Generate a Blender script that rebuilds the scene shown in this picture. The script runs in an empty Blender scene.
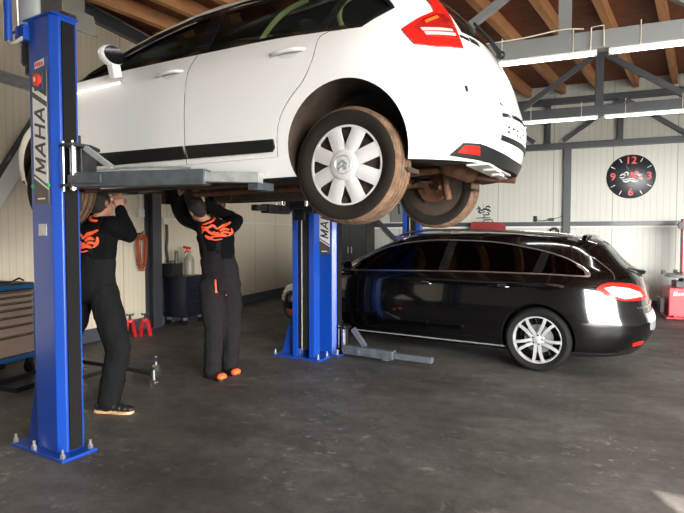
import bpy, bmesh, math, random
from mathutils import Vector, Matrix
from mathutils.bvhtree import BVHTree

random.seed(7)
SC = bpy.context.scene
COL = SC.collection
V = Vector
R = math.radians

# ------------------------------------------------------------------ materials
def nodes_of(name):
    m = bpy.data.materials.new(name)
    m.use_nodes = True
    nt = m.node_tree
    return m, nt, nt.nodes['Principled BSDF']

def mat(name, col, rough=.5, metal=0., coat=0., emit=None, strength=0., var=0., scale=8., bump=0., bscale=60., spec=None):
    m, nt, b = nodes_of(name)
    b.inputs['Base Color'].default_value = (*col, 1)
    b.inputs['Roughness'].default_value = rough
    b.inputs['Metallic'].default_value = metal
    b.inputs['Coat Weight'].default_value = coat
    b.inputs['Coat Roughness'].default_value = .03
    if spec is not None:
        b.inputs['Specular IOR Level'].default_value = spec
    if emit:
        b.inputs['Emission Color'].default_value = (*emit, 1)
        b.inputs['Emission Strength'].default_value = strength
    if var or bump:
        tc = nt.nodes.new('ShaderNodeTexCoord')
    if var:
        n = nt.nodes.new('ShaderNodeTexNoise')
        n.inputs['Scale'].default_value = scale
        n.inputs['Detail'].default_value = 6
        nt.links.new(tc.outputs['Object'], n.inputs['Vector'])
        r = nt.nodes.new('ShaderNodeValToRGB')
        r.color_ramp.elements[0].position = .3
        r.color_ramp.elements[1].position = .7
        r.color_ramp.elements[0].color = (*[c * (1 - var) for c in col], 1)
        r.color_ramp.elements[1].color = (*[min(1, c * (1 + var)) for c in col], 1)
        nt.links.new(n.outputs['Fac'], r.inputs['Fac'])
        nt.links.new(r.outputs['Color'], b.inputs['Base Color'])
    if bump:
        n2 = nt.nodes.new('ShaderNodeTexNoise')
        n2.inputs['Scale'].default_value = bscale
        n2.inputs['Detail'].default_value = 4
        nt.links.new(tc.outputs['Object'], n2.inputs['Vector'])
        bp = nt.nodes.new('ShaderNodeBump')
        bp.inputs['Strength'].default_value = bump
        bp.inputs['Distance'].default_value = .02
        nt.links.new(n2.outputs['Fac'], bp.inputs['Height'])
        nt.links.new(bp.outputs['Normal'], b.inputs['Normal'])
    return m

def floor_mat():
    m, nt, b = nodes_of('worn_concrete')
    L = nt.links.new
    tc = nt.nodes.new('ShaderNodeTexCoord')
    mp = nt.nodes.new('ShaderNodeMapping')
    mp.inputs['Rotation'].default_value = (0, 0, R(12))
    mp.inputs['Scale'].default_value = (.7, 1.25, 1)
    L(tc.outputs['Object'], mp.inputs['Vector'])
    def noise(src, sc, det, rough=.55):
        n = nt.nodes.new('ShaderNodeTexNoise')
        n.inputs['Scale'].default_value = sc; n.inputs['Detail'].default_value = det
        n.inputs['Roughness'].default_value = rough
        L(src, n.inputs['Vector']); return n.outputs['Fac']
    def ramp(src, a, ca, c, cc):
        r = nt.nodes.new('ShaderNodeValToRGB')
        r.color_ramp.elements[0].position = a; r.color_ramp.elements[0].color = (*ca, 1)
        r.color_ramp.elements[1].position = c; r.color_ramp.elements[1].color = (*cc, 1)
        L(src, r.inputs['Fac']); return r.outputs['Color']
    def mixc(kind, fac, a, c):
        x = nt.nodes.new('ShaderNodeMix'); x.data_type = 'RGBA'; x.blend_type = kind
        x.inputs['Factor'].default_value = fac
        L(a, x.inputs['A']); L(c, x.inputs['B']); return x.outputs['Result']
    base = ramp(noise(mp.outputs['Vector'], 1.6, 8, .62), .30, (.060, .055, .050), .74, (.125, .117, .109))
    stain = ramp(noise(tc.outputs['Object'], .9, 5), .38, (.50, .48, .46), .64, (1.1, 1.1, 1.1))
    c1 = mixc('MULTIPLY', .8, base, stain)
    scuff = ramp(noise(mp.outputs['Vector'], 4.2, 12, .78), .585, (0, 0, 0), .72, (.34, .33, .315))
    c2 = mixc('ADD', .55, c1, scuff)
    grain = ramp(noise(tc.outputs['Object'], 8, 14, .82), .38, (.60, .59, .58), .62, (1.28, 1.27, 1.25))
    c2 = mixc('MULTIPLY', .85, c2, grain)
    spots = ramp(noise(tc.outputs['Object'], 9, 14, .72), .575, (0, 0, 0), .63, (.15, .146, .138))
    zone = ramp(noise(tc.outputs['Object'], .75, 3), .44, (0, 0, 0), .58, (1, 1, 1))
    c2 = mixc('ADD', .8, c2, mixc('MULTIPLY', 1., spots, zone))
    L(c2, b.inputs['Base Color'])
    rr = ramp(noise(mp.outputs['Vector'], 3.0, 8, .65), .3, (.48, .48, .48), .75, (.75, .75, .75))
    L(rr, b.inputs['Roughness'])
    bp = nt.nodes.new('ShaderNodeBump'); bp.inputs['Strength'].default_value = .25; bp.inputs['Distance'].default_value = .01
    L(noise(tc.outputs['Object'], 28, 8, .65), bp.inputs['Height'])
    L(bp.outputs['Normal'], b.inputs['Normal'])
    return m

def panel_mat(name, col, axis=0, rib=.1, seam=1.0):
    """ribbed steel sandwich panel: fine upright grooves and a joint every metre"""
    m, nt, b = nodes_of(name)
    L = nt.links.new
    tc = nt.nodes.new('ShaderNodeTexCoord')
    sp = nt.nodes.new('ShaderNodeSeparateXYZ'); L(tc.outputs['Object'], sp.inputs[0])
    ax = sp.outputs[axis]
    def math_(op, a, bval):
        n = nt.nodes.new('ShaderNodeMath'); n.operation = op
        L(a, n.inputs[0]); n.inputs[1].default_value = bval; return n.outputs[0]
    fr1 = math_('FRACT', math_('MULTIPLY', ax, 1 / rib), 0)
    g1 = math_('LESS_THAN', fr1, .10)
    fr2 = math_('FRACT', math_('MULTIPLY', ax, 1 / seam), 0)
    g2 = math_('LESS_THAN', fr2, .012)
    nz = nt.nodes.new('ShaderNodeTexNoise'); nz.inputs['Scale'].default_value = 1.3; nz.inputs['Detail'].default_value = 5
    L(tc.outputs['Object'], nz.inputs['Vector'])
    r = nt.nodes.new('ShaderNodeValToRGB')
    r.color_ramp.elements[0].position = .3; r.color_ramp.elements[0].color = (*[c * .92 for c in col], 1)
    r.color_ramp.elements[1].position = .7; r.color_ramp.elements[1].color = (*col, 1)
    L(nz.outputs['Fac'], r.inputs['Fac'])
    x = nt.nodes.new('ShaderNodeMix'); x.data_type = 'RGBA'
    g3 = math_('MULTIPLY', g1, .30); g4 = nt.nodes.new('ShaderNodeMath'); g4.operation = 'MAXIMUM'; L(g3, g4.inputs[0]); L(g2, g4.inputs[1])
    L(g4.outputs[0], x.inputs['Factor']); L(r.outputs['Color'], x.inputs['A'])
    x.inputs['B'].default_value = (*[c * .45 for c in col], 1)
    L(x.outputs['Result'], b.inputs['Base Color'])
    ad = nt.nodes.new('ShaderNodeMath'); ad.operation = 'ADD'; L(g1, ad.inputs[0]); L(g2, ad.inputs[1])
    bp = nt.nodes.new('ShaderNodeBump'); bp.invert = True; bp.inputs['Strength'].default_value = .55; bp.inputs['Distance'].default_value = .006
    L(ad.outputs[0], bp.inputs['Height']); L(bp.outputs['Normal'], b.inputs['Normal'])
    b.inputs['Roughness'].default_value = .42
    return m

def wood_mat(name, c0, c1, sc=(1, 14, 14), rough=.7):
    m, nt, b = nodes_of(name)
    L = nt.links.new
    tc = nt.nodes.new('ShaderNodeTexCoord')
    mp = nt.nodes.new('ShaderNodeMapping'); mp.inputs['Scale'].default_value = sc
    L(tc.outputs['Object'], mp.inputs['Vector'])
    n = nt.nodes.new('ShaderNodeTexNoise'); n.inputs['Scale'].default_value = 1.4; n.inputs['Detail'].default_value = 8
    L(mp.outputs['Vector'], n.inputs['Vector'])
    r = nt.nodes.new('ShaderNodeValToRGB')
    r.color_ramp.elements[0].position = .3; r.color_ramp.elements[0].color = (*c0, 1)
    r.color_ramp.elements[1].position = .7; r.color_ramp.elements[1].color = (*c1, 1)
    L(n.outputs['Fac'], r.inputs['Fac']); L(r.outputs['Color'], b.inputs['Base Color'])
    b.inputs['Roughness'].default_value = rough
    return m

def glass_mat(name, tint, spec=1.0):
    m = bpy.data.materials.new(name); m.use_nodes = True
    nt = m.node_tree; nt.nodes.clear(); L = nt.links.new
    out = nt.nodes.new('ShaderNodeOutputMaterial')
    t = nt.nodes.new('ShaderNodeBsdfTransparent'); t.inputs[0].default_value = (*tint, 1)
    g = nt.nodes.new('ShaderNodeBsdfGlossy'); g.inputs['Roughness'].default_value = .015
    g.inputs['Color'].default_value = (spec, spec, spec, 1)
    f = nt.nodes.new('ShaderNodeFresnel')
    ge = nt.nodes.new('ShaderNodeNewGeometry'); ma = nt.nodes.new('ShaderNodeMath'); ma.operation = 'MULTIPLY_ADD'
    L(ge.outputs['Backfacing'], ma.inputs[0]); ma.inputs[1].default_value = 1 / 1.5 - 1.5; ma.inputs[2].default_value = 1.5
    L(ma.outputs[0], f.inputs['IOR'])
    x = nt.nodes.new('ShaderNodeMixShader')
    L(f.outputs[0], x.inputs[0]); L(t.outputs[0], x.inputs[1]); L(g.outputs[0], x.inputs[2]); L(x.outputs[0], out.inputs[0])
    return m

M = {
 'floor': floor_mat(),
 'wall': panel_mat('cream_wall_panel', (.77, .68, .53), axis=0, rib=.09),
 'wallback': panel_mat('pale_wall_panel', (.54, .545, .495), axis=0, rib=.11, seam=1.1),
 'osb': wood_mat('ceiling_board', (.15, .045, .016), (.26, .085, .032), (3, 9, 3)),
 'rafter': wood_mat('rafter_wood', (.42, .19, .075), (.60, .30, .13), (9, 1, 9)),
 'steel_dark': mat('anthracite_steel', (.042, .046, .055), .45, 0, .1),
 'steel_grey': mat('grey_steel', (.20, .21, .215), .45, .2),
 'galv': mat('galvanised_steel', (.46, .48, .49), .4, .6, var=.2, scale=20),
 'white_steel': mat('white_steel', (.82, .80, .76), .4),
 'baseboard': mat('slate_baseboard', (.07, .08, .095), .5),
 'tube': mat('lit_tube', (1, 1, 1), .5, emit=(1, .97, .93), strength=9.),
 'plastic_white': mat('white_plastic', (.78, .77, .74), .4),
 'wire_white': mat('white_wire', (.85, .8, .68), .5),
 'blue': mat('lift_blue', (.003, .048, .32), .36, 0, .18, var=.05, scale=6),
 'black_metal': mat('black_metal', (.012, .012, .013), .42, .2),
 'dark_cover': mat('dark_cover', (.010, .0092, .0088), .7, spec=.12),
 'grey_cover': mat('olive_grey_cover', (.11, .105, .09), .4, .3),
 'chrome': mat('chrome', (.86, .86, .86), .22, 1.),
 'zinc': mat('zinc_bolt', (.72, .70, .66), .3, .9),
 'arm': mat('lift_arm_grey', (.095, .11, .125), .38, .45, var=.25, scale=14),
 'arm_light': mat('bare_arm_steel', (.42, .43, .43), .4, .4, var=.2, scale=16),
 'arm_floor': mat('dusty_arm_grey', (.085, .10, .115), .5, .25, var=.3, scale=12),
 'sign_white': mat('sign_white', (.86, .86, .84), .4),
 'sign_grey': mat('sign_dark_grey', (.075, .068, .058), .5),
 'letter': mat('letter_grey', (.045, .045, .05), .5),
 'red_button': mat('red_button', (.75, .045, .02), .35, 0, .3),
 'green_led': mat('green_cap', (.02, .35, .10), .35),
 'tank': mat('tank_grey', (.42, .45, .46), .3, .35, var=.15, scale=4),
 'white_paint': mat('white_car_paint', (.86, .855, .835), .32, 0, .8),
 'black_paint': mat('black_car_paint', (.0008, .0008, .001), .15, 0, 1.),
 'black_trim': mat('black_trim', (.008, .008, .008), .45, spec=.25),
 'gloss_black': mat('gloss_black_trim', (.006, .006, .006), .12, 0, .3),
 'under': mat('dirty_underbody', (.035, .022, .014), .75, var=.5, scale=9, bump=.3, bscale=25),
 'rust': mat('rusty_metal', (.10, .042, .02), .7, .2, var=.45, scale=16, bump=.3),
 'well': mat('wheel_well_liner', (.055, .038, .027), .8, var=.35, scale=7),
 'cabin': mat('car_cabin', (.016, .016, .017), .8),
 'seat': mat('seat_cloth', (.03, .03, .032), .85),
 'seal': mat('green_seal', (.62, .74, .36), .45),
 'glass': glass_mat('dark_window', (.66, .68, .63)),
 'glass_black': glass_mat('smoked_window', (.16, .165, .16), 1.),
 'lamp_red': mat('red_lamp', (.80, .012, .008), .22, 0, .25, spec=.3),
 'lamp_deep': mat('deep_red_lamp', (.30, .008, .008), .1, 0, 1.),
 'lamp_clear': mat('clear_lamp', (.86, .66, .62), .12, .25, 1.),
 'lamp_amber': mat('amber_lamp', (.80, .16, .02), .15, 0, .8),
 'lamp_white': mat('white_lamp', (.72, .72, .72), .1, .5, 1.),
 'tyre': mat('tyre_rubber', (.014, .011, .0085), .85, spec=.2, var=.25, scale=10),
 'tread': mat('dusty_tread', (.13, .075, .042), .85, var=.45, scale=18, bump=.5, bscale=90),
 'tyre_black': mat('clean_tyre_rubber', (.006, .006, .006), .8, spec=.2),
 'silver': mat('silver_wheel', (.60, .60, .61), .30, .55, .3),
 'cap_silver': mat('silver_wheel_cover', (.70, .69, .69), .33, .25, .3),
 'cloth_black': mat('black_jersey', (.0022, .0022, .0025), .9, bump=.25, bscale=22, spec=.15),
 'cloth_grey': mat('dark_grey_workwear', (.0075, .0072, .0078), .9, spec=.15, var=.15, scale=30, bump=.35, bscale=14),
 'cloth_brown': mat('charcoal_brown_workwear', (.0135, .0112, .0122), .9, spec=.15, var=.15, scale=30, bump=.35, bscale=14),
 'orange': mat('orange_print', (.95, .11, .03), .6),
 'skin': mat('skin', (.42, .20, .125), .5),
 'hair': mat('dark_hair', (.018, .012, .009), .7, bump=.6, bscale=70),
 'shoe': mat('black_shoe', (.010, .010, .010), .5),
 'sole': mat('tan_sole', (.55, .33, .17), .6, var=.5, scale=60),
 'shoe_orange': mat('orange_shoe', (.85, .12, .03), .5),
 'glove': mat('dark_glove', (.014, .014, .014), .8),
 'cab_blue': mat('cabinet_blue', (.008, .06, .16), .4, 0, .2),
 'drawer': mat('taupe_drawer', (.22, .155, .115), .5, 0, .1),
 'trolley': mat('navy_trolley', (.0018, .0035, .013), .45, 0, .2),
 'red': mat('red_enamel', (.55, .012, .018), .35, 0, .4),
 'red_dark': mat('dark_red_enamel', (.22, .008, .010), .45),
 'wall_plain': mat('plain_wall', (.36, .36, .34), .6),
 'red_dusty': mat('dusty_red_enamel', (.46, .030, .045), .45, 0, .2),
 'orange_cable': mat('orange_cable', (.30, .060, .022), .55),
 'bag': mat('clear_bottle', (.30, .28, .21), .35),
 'clock_face': mat('clock_face', (.010, .013, .018), .35),
 'clock_red': mat('clock_red', (.70, .02, .02), .4),
 'clock_white': mat('clock_white', (.75, .75, .75), .4),
 'board_dark': mat('dark_board', (.05, .055, .055), .6),
 'outside': mat('pale_yard', (.30, .29, .27), .9, var=.2, scale=.8),
}

# ------------------------------------------------------------------ mesh helpers
class MB:
    """collects shapes into one mesh"""
    def __init__(s): s.bm = bmesh.new()
    def box(s, c, size, rot=None):
        m = Matrix.Translation(V(c))
        if rot is not None: m = m @ (rot.to_4x4() if isinstance(rot, Matrix) else Matrix.Rotation(rot, 4, 'Z'))
        bmesh.ops.create_cube(s.bm, size=1, matrix=m @ Matrix.Diagonal((*size, 1)))
        return s
    def bar(s, p0, p1, w, h, up=(0, 0, 1)):
        """rectangular bar from p0 to p1, w across, h along up"""
        p0, p1 = V(p0), V(p1); d = (p1 - p0); L = d.length; d.normalize()
        u = V(up); sd = d.cross(u)
        if sd.length < 1e-4: sd = d.cross(V((1, 0, 0)))
        sd.normalize(); u = sd.cross(d)
        m = Matrix((d, sd, u)).transposed()
        return s.box((p0 + p1) / 2, (L, w, h), m)
    def cyl(s, p0, p1, r, r2=None, n=16):
        p0, p1 = V(p0), V(p1); d = p1 - p0
        q = d.to_track_quat('Z', 'Y').to_matrix().to_4x4()
        bmesh.ops.create_cone(s.bm, cap_ends=True, segments=n, radius1=r, radius2=r if r2 is None else r2, depth=d.length, matrix=Matrix.Translation((p0 + p1) / 2) @ q)
        return s
    def ball(s, c, r, n=2, rot=None):
        r = (r, r, r) if not isinstance(r, (tuple, list)) else r
        m = Matrix.Translation(V(c))
        if rot is not None: m = m @ rot.to_4x4()
        bmesh.ops.create_icosphere(s.bm, subdivisions=n, radius=1, matrix=m @ Matrix.Diagonal((*r, 1)))
        return s
    def tube(s, pts, r, n=8, closed=False):
        pts = [V(p) for p in pts]; N = len(pts); rings = []; prev = None
        for i, p in enumerate(pts):
            if closed: d = pts[(i + 1) % N] - pts[i - 1]
            else: d = pts[min(i + 1, N - 1)] - pts[max(i - 1, 0)]
            if d.length < 1e-9: d = V((0, 0, 1))
            d.normalize()
            if prev is None: a = d.orthogonal().normalized()
            else:
                a = prev - d * prev.dot(d); a = a.normalized() if a.length > 1e-6 else d.orthogonal().normalized()
            prev = a; b = d.cross(a)
            rr = r[i] if isinstance(r, (list, tuple)) else r
            rings.append([s.bm.verts.new(p + (a * math.cos(2 * math.pi * k / n) + b * math.sin(2 * math.pi * k / n)) * rr) for k in range(n)])
        for i in range(N if closed else N - 1):
            A, B = rings[i], rings[(i + 1) % N]
            for k in range(n): s.bm.faces.new((A[k], A[(k + 1) % n], B[(k + 1) % n], B[k]))
        if not closed:
            s.bm.faces.new(rings[0][::-1]); s.bm.faces.new(rings[-1])
        return s
    def prism(s, poly, depth, m=Matrix()):
        """poly in the local xy plane, pushed from z=0 to z=depth, placed by m"""
        a = [s.bm.verts.new(m @ V((x, y, 0))) for x, y in poly]
        b = [s.bm.verts.new(m @ V((x, y, depth))) for x, y in poly]
        n = len(poly)
        s.bm.faces.new(a[::-1]); s.bm.faces.new(b)
        for k in range(n): s.bm.faces.new((a[k], a[(k + 1) % n], b[(k + 1) % n], b[k]))
        return s
    def lathe(s, prof, n=48, m=Matrix(), closed=False, caps=True):
        """prof of (radius, height) turned about local z"""
        rings = []
        for r, h in prof:
            rings.append([s.bm.verts.new(m @ V((r * math.cos(2 * math.pi * k / n), r * math.sin(2 * math.pi * k / n), h))) for k in range(n)])
        N = len(prof)
        for i in range(N if closed else N - 1):
            A, B = rings[i], rings[(i + 1) % N]
            for k in range(n): s.bm.faces.new((A[k], A[(k + 1) % n], B[(k + 1) % n], B[k]))
        if not closed and caps:
            if prof[0][0] > 1e-6: s.bm.faces.new(rings[0][::-1])
            if prof[-1][0] > 1e-6: s.bm.faces.new(rings[-1])
        return s
    def build(s, name, m, parent=None, smooth=35, bevel=0, loc=None, rot=None):
        bmesh.ops.remove_doubles(s.bm, verts=s.bm.verts, dist=1e-6)
        bmesh.ops.recalc_face_normals(s.bm, faces=s.bm.faces)
        me = bpy.data.meshes.new(name); s.bm.to_mesh(me); s.bm.free()
        return finish(name, me, m, parent, smooth, bevel, loc, rot)

def finish(name, me, m, parent=None, smooth=35, bevel=0, loc=None, rot=None):
    for x in (m if isinstance(m, (list, tuple)) else [m]): me.materials.append(x)
    if smooth:
        me.polygons.foreach_set('use_smooth', [True] * len(me.polygons)); me.set_sharp_from_angle(angle=R(smooth))
    o = bpy.data.objects.new(name, me); COL.objects.link(o)
    if parent is not None: o.parent = parent
    if loc is not None: o.location = loc
    if rot is not None: o.rotation_euler = rot
    if bevel:
        md = o.modifiers.new('bevel', 'BEVEL'); md.width = bevel; md.segments = 2; md.limit_method = 'ANGLE'; md.angle_limit = R(40)
    return o

def tag(o, label, cat, group=None):
    o['label'] = label; o['category'] = cat
    if group: o['group'] = group
    return o

def thing(name, label, cat, loc=(0, 0, 0), rz=0., group=None):
    o = bpy.data.objects.new(name, None); COL.objects.link(o)
    o.location = loc; o.rotation_euler = (0, 0, rz); o.empty_display_size = .1
    return tag(o, label, cat, group)

def struct(o):
    o['kind'] = 'structure'; return o

def copy_tree(o, parent=None):
    c = o.copy(); COL.objects.link(c)
    if parent is not None: c.parent = parent
    for ch in o.children: copy_tree(ch, c)
    return c

def axes(o, x, y):
    """matrix with origin o, local x and y along the given directions"""
    x = V(x).normalized(); y = V(y).normalized(); z = x.cross(y)
    m = Matrix((x, y, z)).transposed().to_4x4(); m.translation = V(o); return m

def crom(pts, k=5, closed=False):
    """smooth curve through points of any dimension"""
    n = len(pts); out = []
    for i in range(n if closed else n - 1):
        g = (lambda j: pts[j % n]) if closed else (lambda j: pts[min(max(j, 0), n - 1)])
        p0, p1, p2, p3 = g(i - 1), g(i), g(i + 1), g(i + 2)
        for q in range(k):
            t = q / k
            out.append(tuple(.5 * (2 * b + (c - a) * t + (2 * a - 5 * b + 4 * c - d) * t * t + (3 * b - a - 3 * c + d) * t ** 3) for a, b, c, d in zip(p0, p1, p2, p3)))
    if not closed: out.append(tuple(pts[-1]))
    return out

# stroke lettering: each letter is drawn with bars inside a unit cell
STROKES = {
 'M': [((.06, 0), (.06, 1)), ((.06, .98), (.5, .15)), ((.5, .15), (.94, .98)), ((.94, 1), (.94, 0))],
 'A': [((.02, 0), (.5, 1)), ((.5, 1), (.98, 0)), ((.2, .32), (.8, .32))],
 'H': [((.08, 0), (.08, 1)), ((.92, 0), (.92, 1)), ((.08, .5), (.92, .5))],
}
def letters(mb, text, m, w, h, gap, t, depth=.002, shear=.22):
    x = 0
    for ch in text:
        for (a, b), (c, d) in STROKES[ch]:
            p = V((x + a * w + shear * b * h, b * h)); q = V((x + c * w + shear * d * h, d * h))
            dr = (q - p).normalized(); nn = V((-dr.y, dr.x)) * t / 2; e = dr * t * .25
            mb.prism([tuple(p - nn - e), tuple(q - nn + e), tuple(q + nn + e), tuple(p + nn - e)], depth, m)
        x += w + gap

def text_mesh(s, size, depth):
    cu = bpy.data.curves.new('numeral', 'FONT'); cu.body = s; cu.size = size; cu.extrude = depth
    cu.align_x = 'CENTER'; cu.align_y = 'CENTER'; cu.offset = .012 * size
    ob = bpy.data.objects.new('numeral', cu); COL.objects.link(ob)
    dg = bpy.context.evaluated_depsgraph_get(); dg.update()
    me = bpy.data.meshes.new_from_object(ob.evaluated_get(dg))
    bpy.data.objects.remove(ob); bpy.data.curves.remove(cu)
    return me
WORLD, SUNE, TUBEW, EXPO = 48, 30, 9, 0.0
def pchip(pts):
    pts=sorted(pts); n=len(pts); X=[p[0] for p in pts]; V=[p[1] for p in pts]
    h=[X[i+1]-X[i] for i in range(n-1)]; d=[(V[i+1]-V[i])/h[i] for i in range(n-1)]
    m=[0.0]*n; m[0]=d[0]; m[-1]=d[-1]
    for i in range(1,n-1):
        if d[i-1]*d[i]>0:
            w1=2*h[i]+h[i-1]; w2=h[i]+2*h[i-1]; m[i]=(w1+w2)/(w1/d[i-1]+w2/d[i])
    def f(x):
        if x<=X[0]: return V[0]
        if x>=X[-1]: return V[-1]
        i=0
        while x>X[i+1]: i+=1
        t=(x-X[i])/h[i]; t2=t*t; t3=t2*t
        return V[i]*(2*t3-3*t2+1)+h[i]*m[i]*(t3-2*t2+t)+V[i+1]*(3*t2-2*t3)+h[i]*m[i+1]*(t3-t2)
    return f
class Surf:
    """A car body as a stack of level outlines: half width, tail and nose position at each height."""
    def __init__(s,rear,front,width,tail,nose):
        s.fr=pchip(rear); s.ff=pchip(front); s.fw=pchip(width)
        s.lr=pchip([(z,a) for z,a,b in tail]); s.nr=pchip([(z,b) for z,a,b in tail])
        s.lf=pchip([(z,a) for z,a,b in nose]); s.nf=pchip([(z,b) for z,a,b in nose])
    def par(s,z):
        xr,xf=s.fr(z),s.ff(z); L=max(xf-xr,.02)
        return xr,xf,s.fw(z),min(s.lr(z),L*.49),s.nr(z),min(s.lf(z),L*.49),s.nf(z)
    def Y(s,x,z):
        xr,xf,w,lr,nr,lf,nf=s.par(z)
        if x<=xr or x>=xf: return 0.0
        if x<xr+lr: return w*max(0,1-((xr+lr-x)/lr)**nr)**(1/nr)
        if x>xf-lf: return w*max(0,1-((x-xf+lf)/lf)**nf)**(1/nf)
        return w
    def at(s,a,z):
        """a in 0..1 runs round the tail corner from the middle, 1..2 along the flank, 2..3 round the nose corner"""
        xr,xf,w,lr,nr,lf,nf=s.par(z)
        if a<0:
            x,y,z=s.at(-a,z); return (x,-y,z)
        if a<=1:
            p=a*math.pi/2; return (xr+lr-lr*math.cos(p)**(2/nr) if a<1 else xr+lr, w*math.sin(p)**(2/nr) if a>0 else 0.0, z)
        if a<=2: return (xr+lr+(a-1)*(xf-lf-xr-lr), w, z)
        p=(3-a)*math.pi/2; p=max(p,0)
        return (xf-lf+lf*max(0,math.cos(p))**(2/nf), w*max(0,math.sin(p))**(2/nf), z)
    def a_of_y(s,y,z):
        """the tail corner parameter at offset y from the middle"""
        xr,xf,w,lr,nr,lf,nf=s.par(z); t=min(1,abs(y)/w)**(nr/2)
        return math.copysign(math.asin(t)/(math.pi/2),y)
# ------------------------------------------------------------------ the building
BA = R(-22)                                   # the building stands turned to the camera
E_ = V((math.cos(BA), math.sin(BA), 0)); N_ = V((-math.sin(BA), math.cos(BA), 0))
def bw(e, n, z=0.): return E_ * e + N_ * n + V((0, 0, z))
BROT = (0, 0, BA)
FRONT, BACK, RIGHT, CEIL = -1.2, 11.7, 7.5, 4.50
LA, LB = (-5.36, FRONT), (-6.1, BACK)          # ends of the left wall

struct(MB().box((.6, 5.2, -.06), (17, 17, .12)).build('floor', M['floor'], rot=BROT))
struct(MB().box((10, -6, -.18), (70, 70, .1)).build('ground', M['outside'], rot=BROT))
struct(MB().box((.7, BACK + .06, 2.4), (13.8, .12, 4.8)).build('wall_back', M['wallback'], rot=BROT))
lw_len = math.hypot(LB[0] - LA[0], LB[1] - LA[1]); lw_ang = math.atan2(LB[1] - LA[1], LB[0] - LA[0]) + BA
LW = bw(*LA)
LROT = (0, 0, lw_ang)
LM = Matrix.Translation(LW) @ Matrix.Rotation(lw_ang, 4, 'Z')   # along the left wall: x runs to the back, -y is into the room
def lw(x, y, z): return LM @ V((x, y, z))
struct(MB().box((lw_len / 2, .06, 2.4), (lw_len + .1, .12, 4.8)).build('wall_left', M['wall'], loc=LW, rot=LROT))
SIDE_A, SIDE_B, SIDE_H = -1.15, 2.6, 2.6                 # a second door stands open in the right wall
rw = MB()
rw.box((RIGHT + .06, (FRONT - .06 + SIDE_A) / 2, 2.4), (.12, SIDE_A - FRONT + .06, 4.8)); rw.box((RIGHT + .06, (SIDE_B + BACK + .06) / 2, 2.4), (.12, BACK + .06 - SIDE_B, 4.8))
rw.box((RIGHT + .06, (SIDE_A + SIDE_B) / 2, (SIDE_H + 4.8) / 2), (.12, SIDE_B - SIDE_A, 4.8 - SIDE_H))
struct(rw.build('wall_right', M['wall_plain'], rot=BROT, smooth=0))
# front wall with the wide vehicle door open in it
DOOR_L, DOOR_R, DOOR_H = 2.3, 7.42, 3.45
fw = MB()
fw.box(((-5.6 + DOOR_L) / 2, FRONT - .06, 2.4), (DOOR_L + 5.6, .12, 4.8))
fw.box(((DOOR_R + 7.6) / 2, FRONT - .06, 2.4), (7.6 - DOOR_R, .12, 4.8))
fw.box(((DOOR_L + DOOR_R) / 2, FRONT - .06, (DOOR_H + 4.8) / 2), (DOOR_R - DOOR_L, .12, 4.8 - DOOR_H))
struct(fw.build('wall_front', M['wall_plain'], rot=BROT, smooth=0))
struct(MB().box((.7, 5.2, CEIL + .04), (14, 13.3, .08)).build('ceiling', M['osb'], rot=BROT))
# timber rafters under the boards, a little askew to the walls
RK = .2276
for k in range(-12, 10):
    e1 = .17 + .655 * k
    n0 = FRONT + .05; n1 = BACK - .02
    f = lambda n: e1 + RK * (n - BACK)
    wl = lambda n: LA[0] + (LB[0] - LA[0]) * (n - FRONT) / (BACK - FRONT) + .16
    if f(n1) < wl(n1): continue
    while f(n0) < wl(n0): n0 += .02
    while f(n1) > RIGHT - .1: n1 -= .02
    while f(n0) > RIGHT - .1: n0 += .02
    if n1 - n0 < .3: continue
    p, q = V((f(n0), n0, 0)), V((f(n1), n1, 0)); d = q - p
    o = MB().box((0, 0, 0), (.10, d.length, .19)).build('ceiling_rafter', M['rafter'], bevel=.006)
    o.location = bw(*((p + q) / 2)[:2], CEIL - .095); o.rotation_euler = (0, 0, BA + math.atan2(d.y, d.x) - math.pi / 2)
    struct(o)

# steel lattice trusses across the hall
def truss(n, e0, e1, verts, diags, m, chord=.14, vw=.11, zb=3.19, zt=4.22, name='roof_truss'):
    mb = MB()
    mb.bar((e0, n, zb + chord / 2), (e1, n, zb + chord / 2), .12, chord)
    mb.bar((e0, n, zt - .06), (e1, n, zt - .06), .12, .12)
    for e in verts: mb.bar((e, n, zb + chord), (e, n, zt - .1), .09, vw, up=(1, 0, 0))
    for (ea, za), (eb, zb_) in diags: mb.bar((ea, n, za), (eb, n, zb_), .07, .075)
    return struct(mb.build(name, m, rot=BROT, smooth=0))
def zig(centres, half, lo, hi):
    d = []
    for c in centres:
        d += [((c, hi), (c - half, lo)), ((c, hi), (c + half, lo))]
    return d
truss(2.6, -5.5, 7.4, [-4.9, -2.6, -.3, 2, 4.3, 6.6], zig([-3.75, -1.45, .85, 3.15, 5.45], 1.05, 3.32, 4.14), M['steel_grey'])
t1 = truss(5.6, -3.2, 7.4, [-2.23, .085, 2.4, 4.7], [((-.42, 3.86), (-1.25, 3.32)), ((.62, 3.86), (1.4, 3.32)), ((-.42, 3.86), (-.1, 4.12)), ((.62, 3.86), (.25, 4.12))] + zig([3.55], 1.1, 3.30, 4.14), M['steel_grey'], chord=.17, vw=.12)
truss(8.6, -5.85, 7.4, [-3.9, -1.65, .61, 2.87, 5.1], zig([-1.65, .61, 2.87, 5.1], 1.12, 3.35, 4.12), M['steel_dark'])
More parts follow.
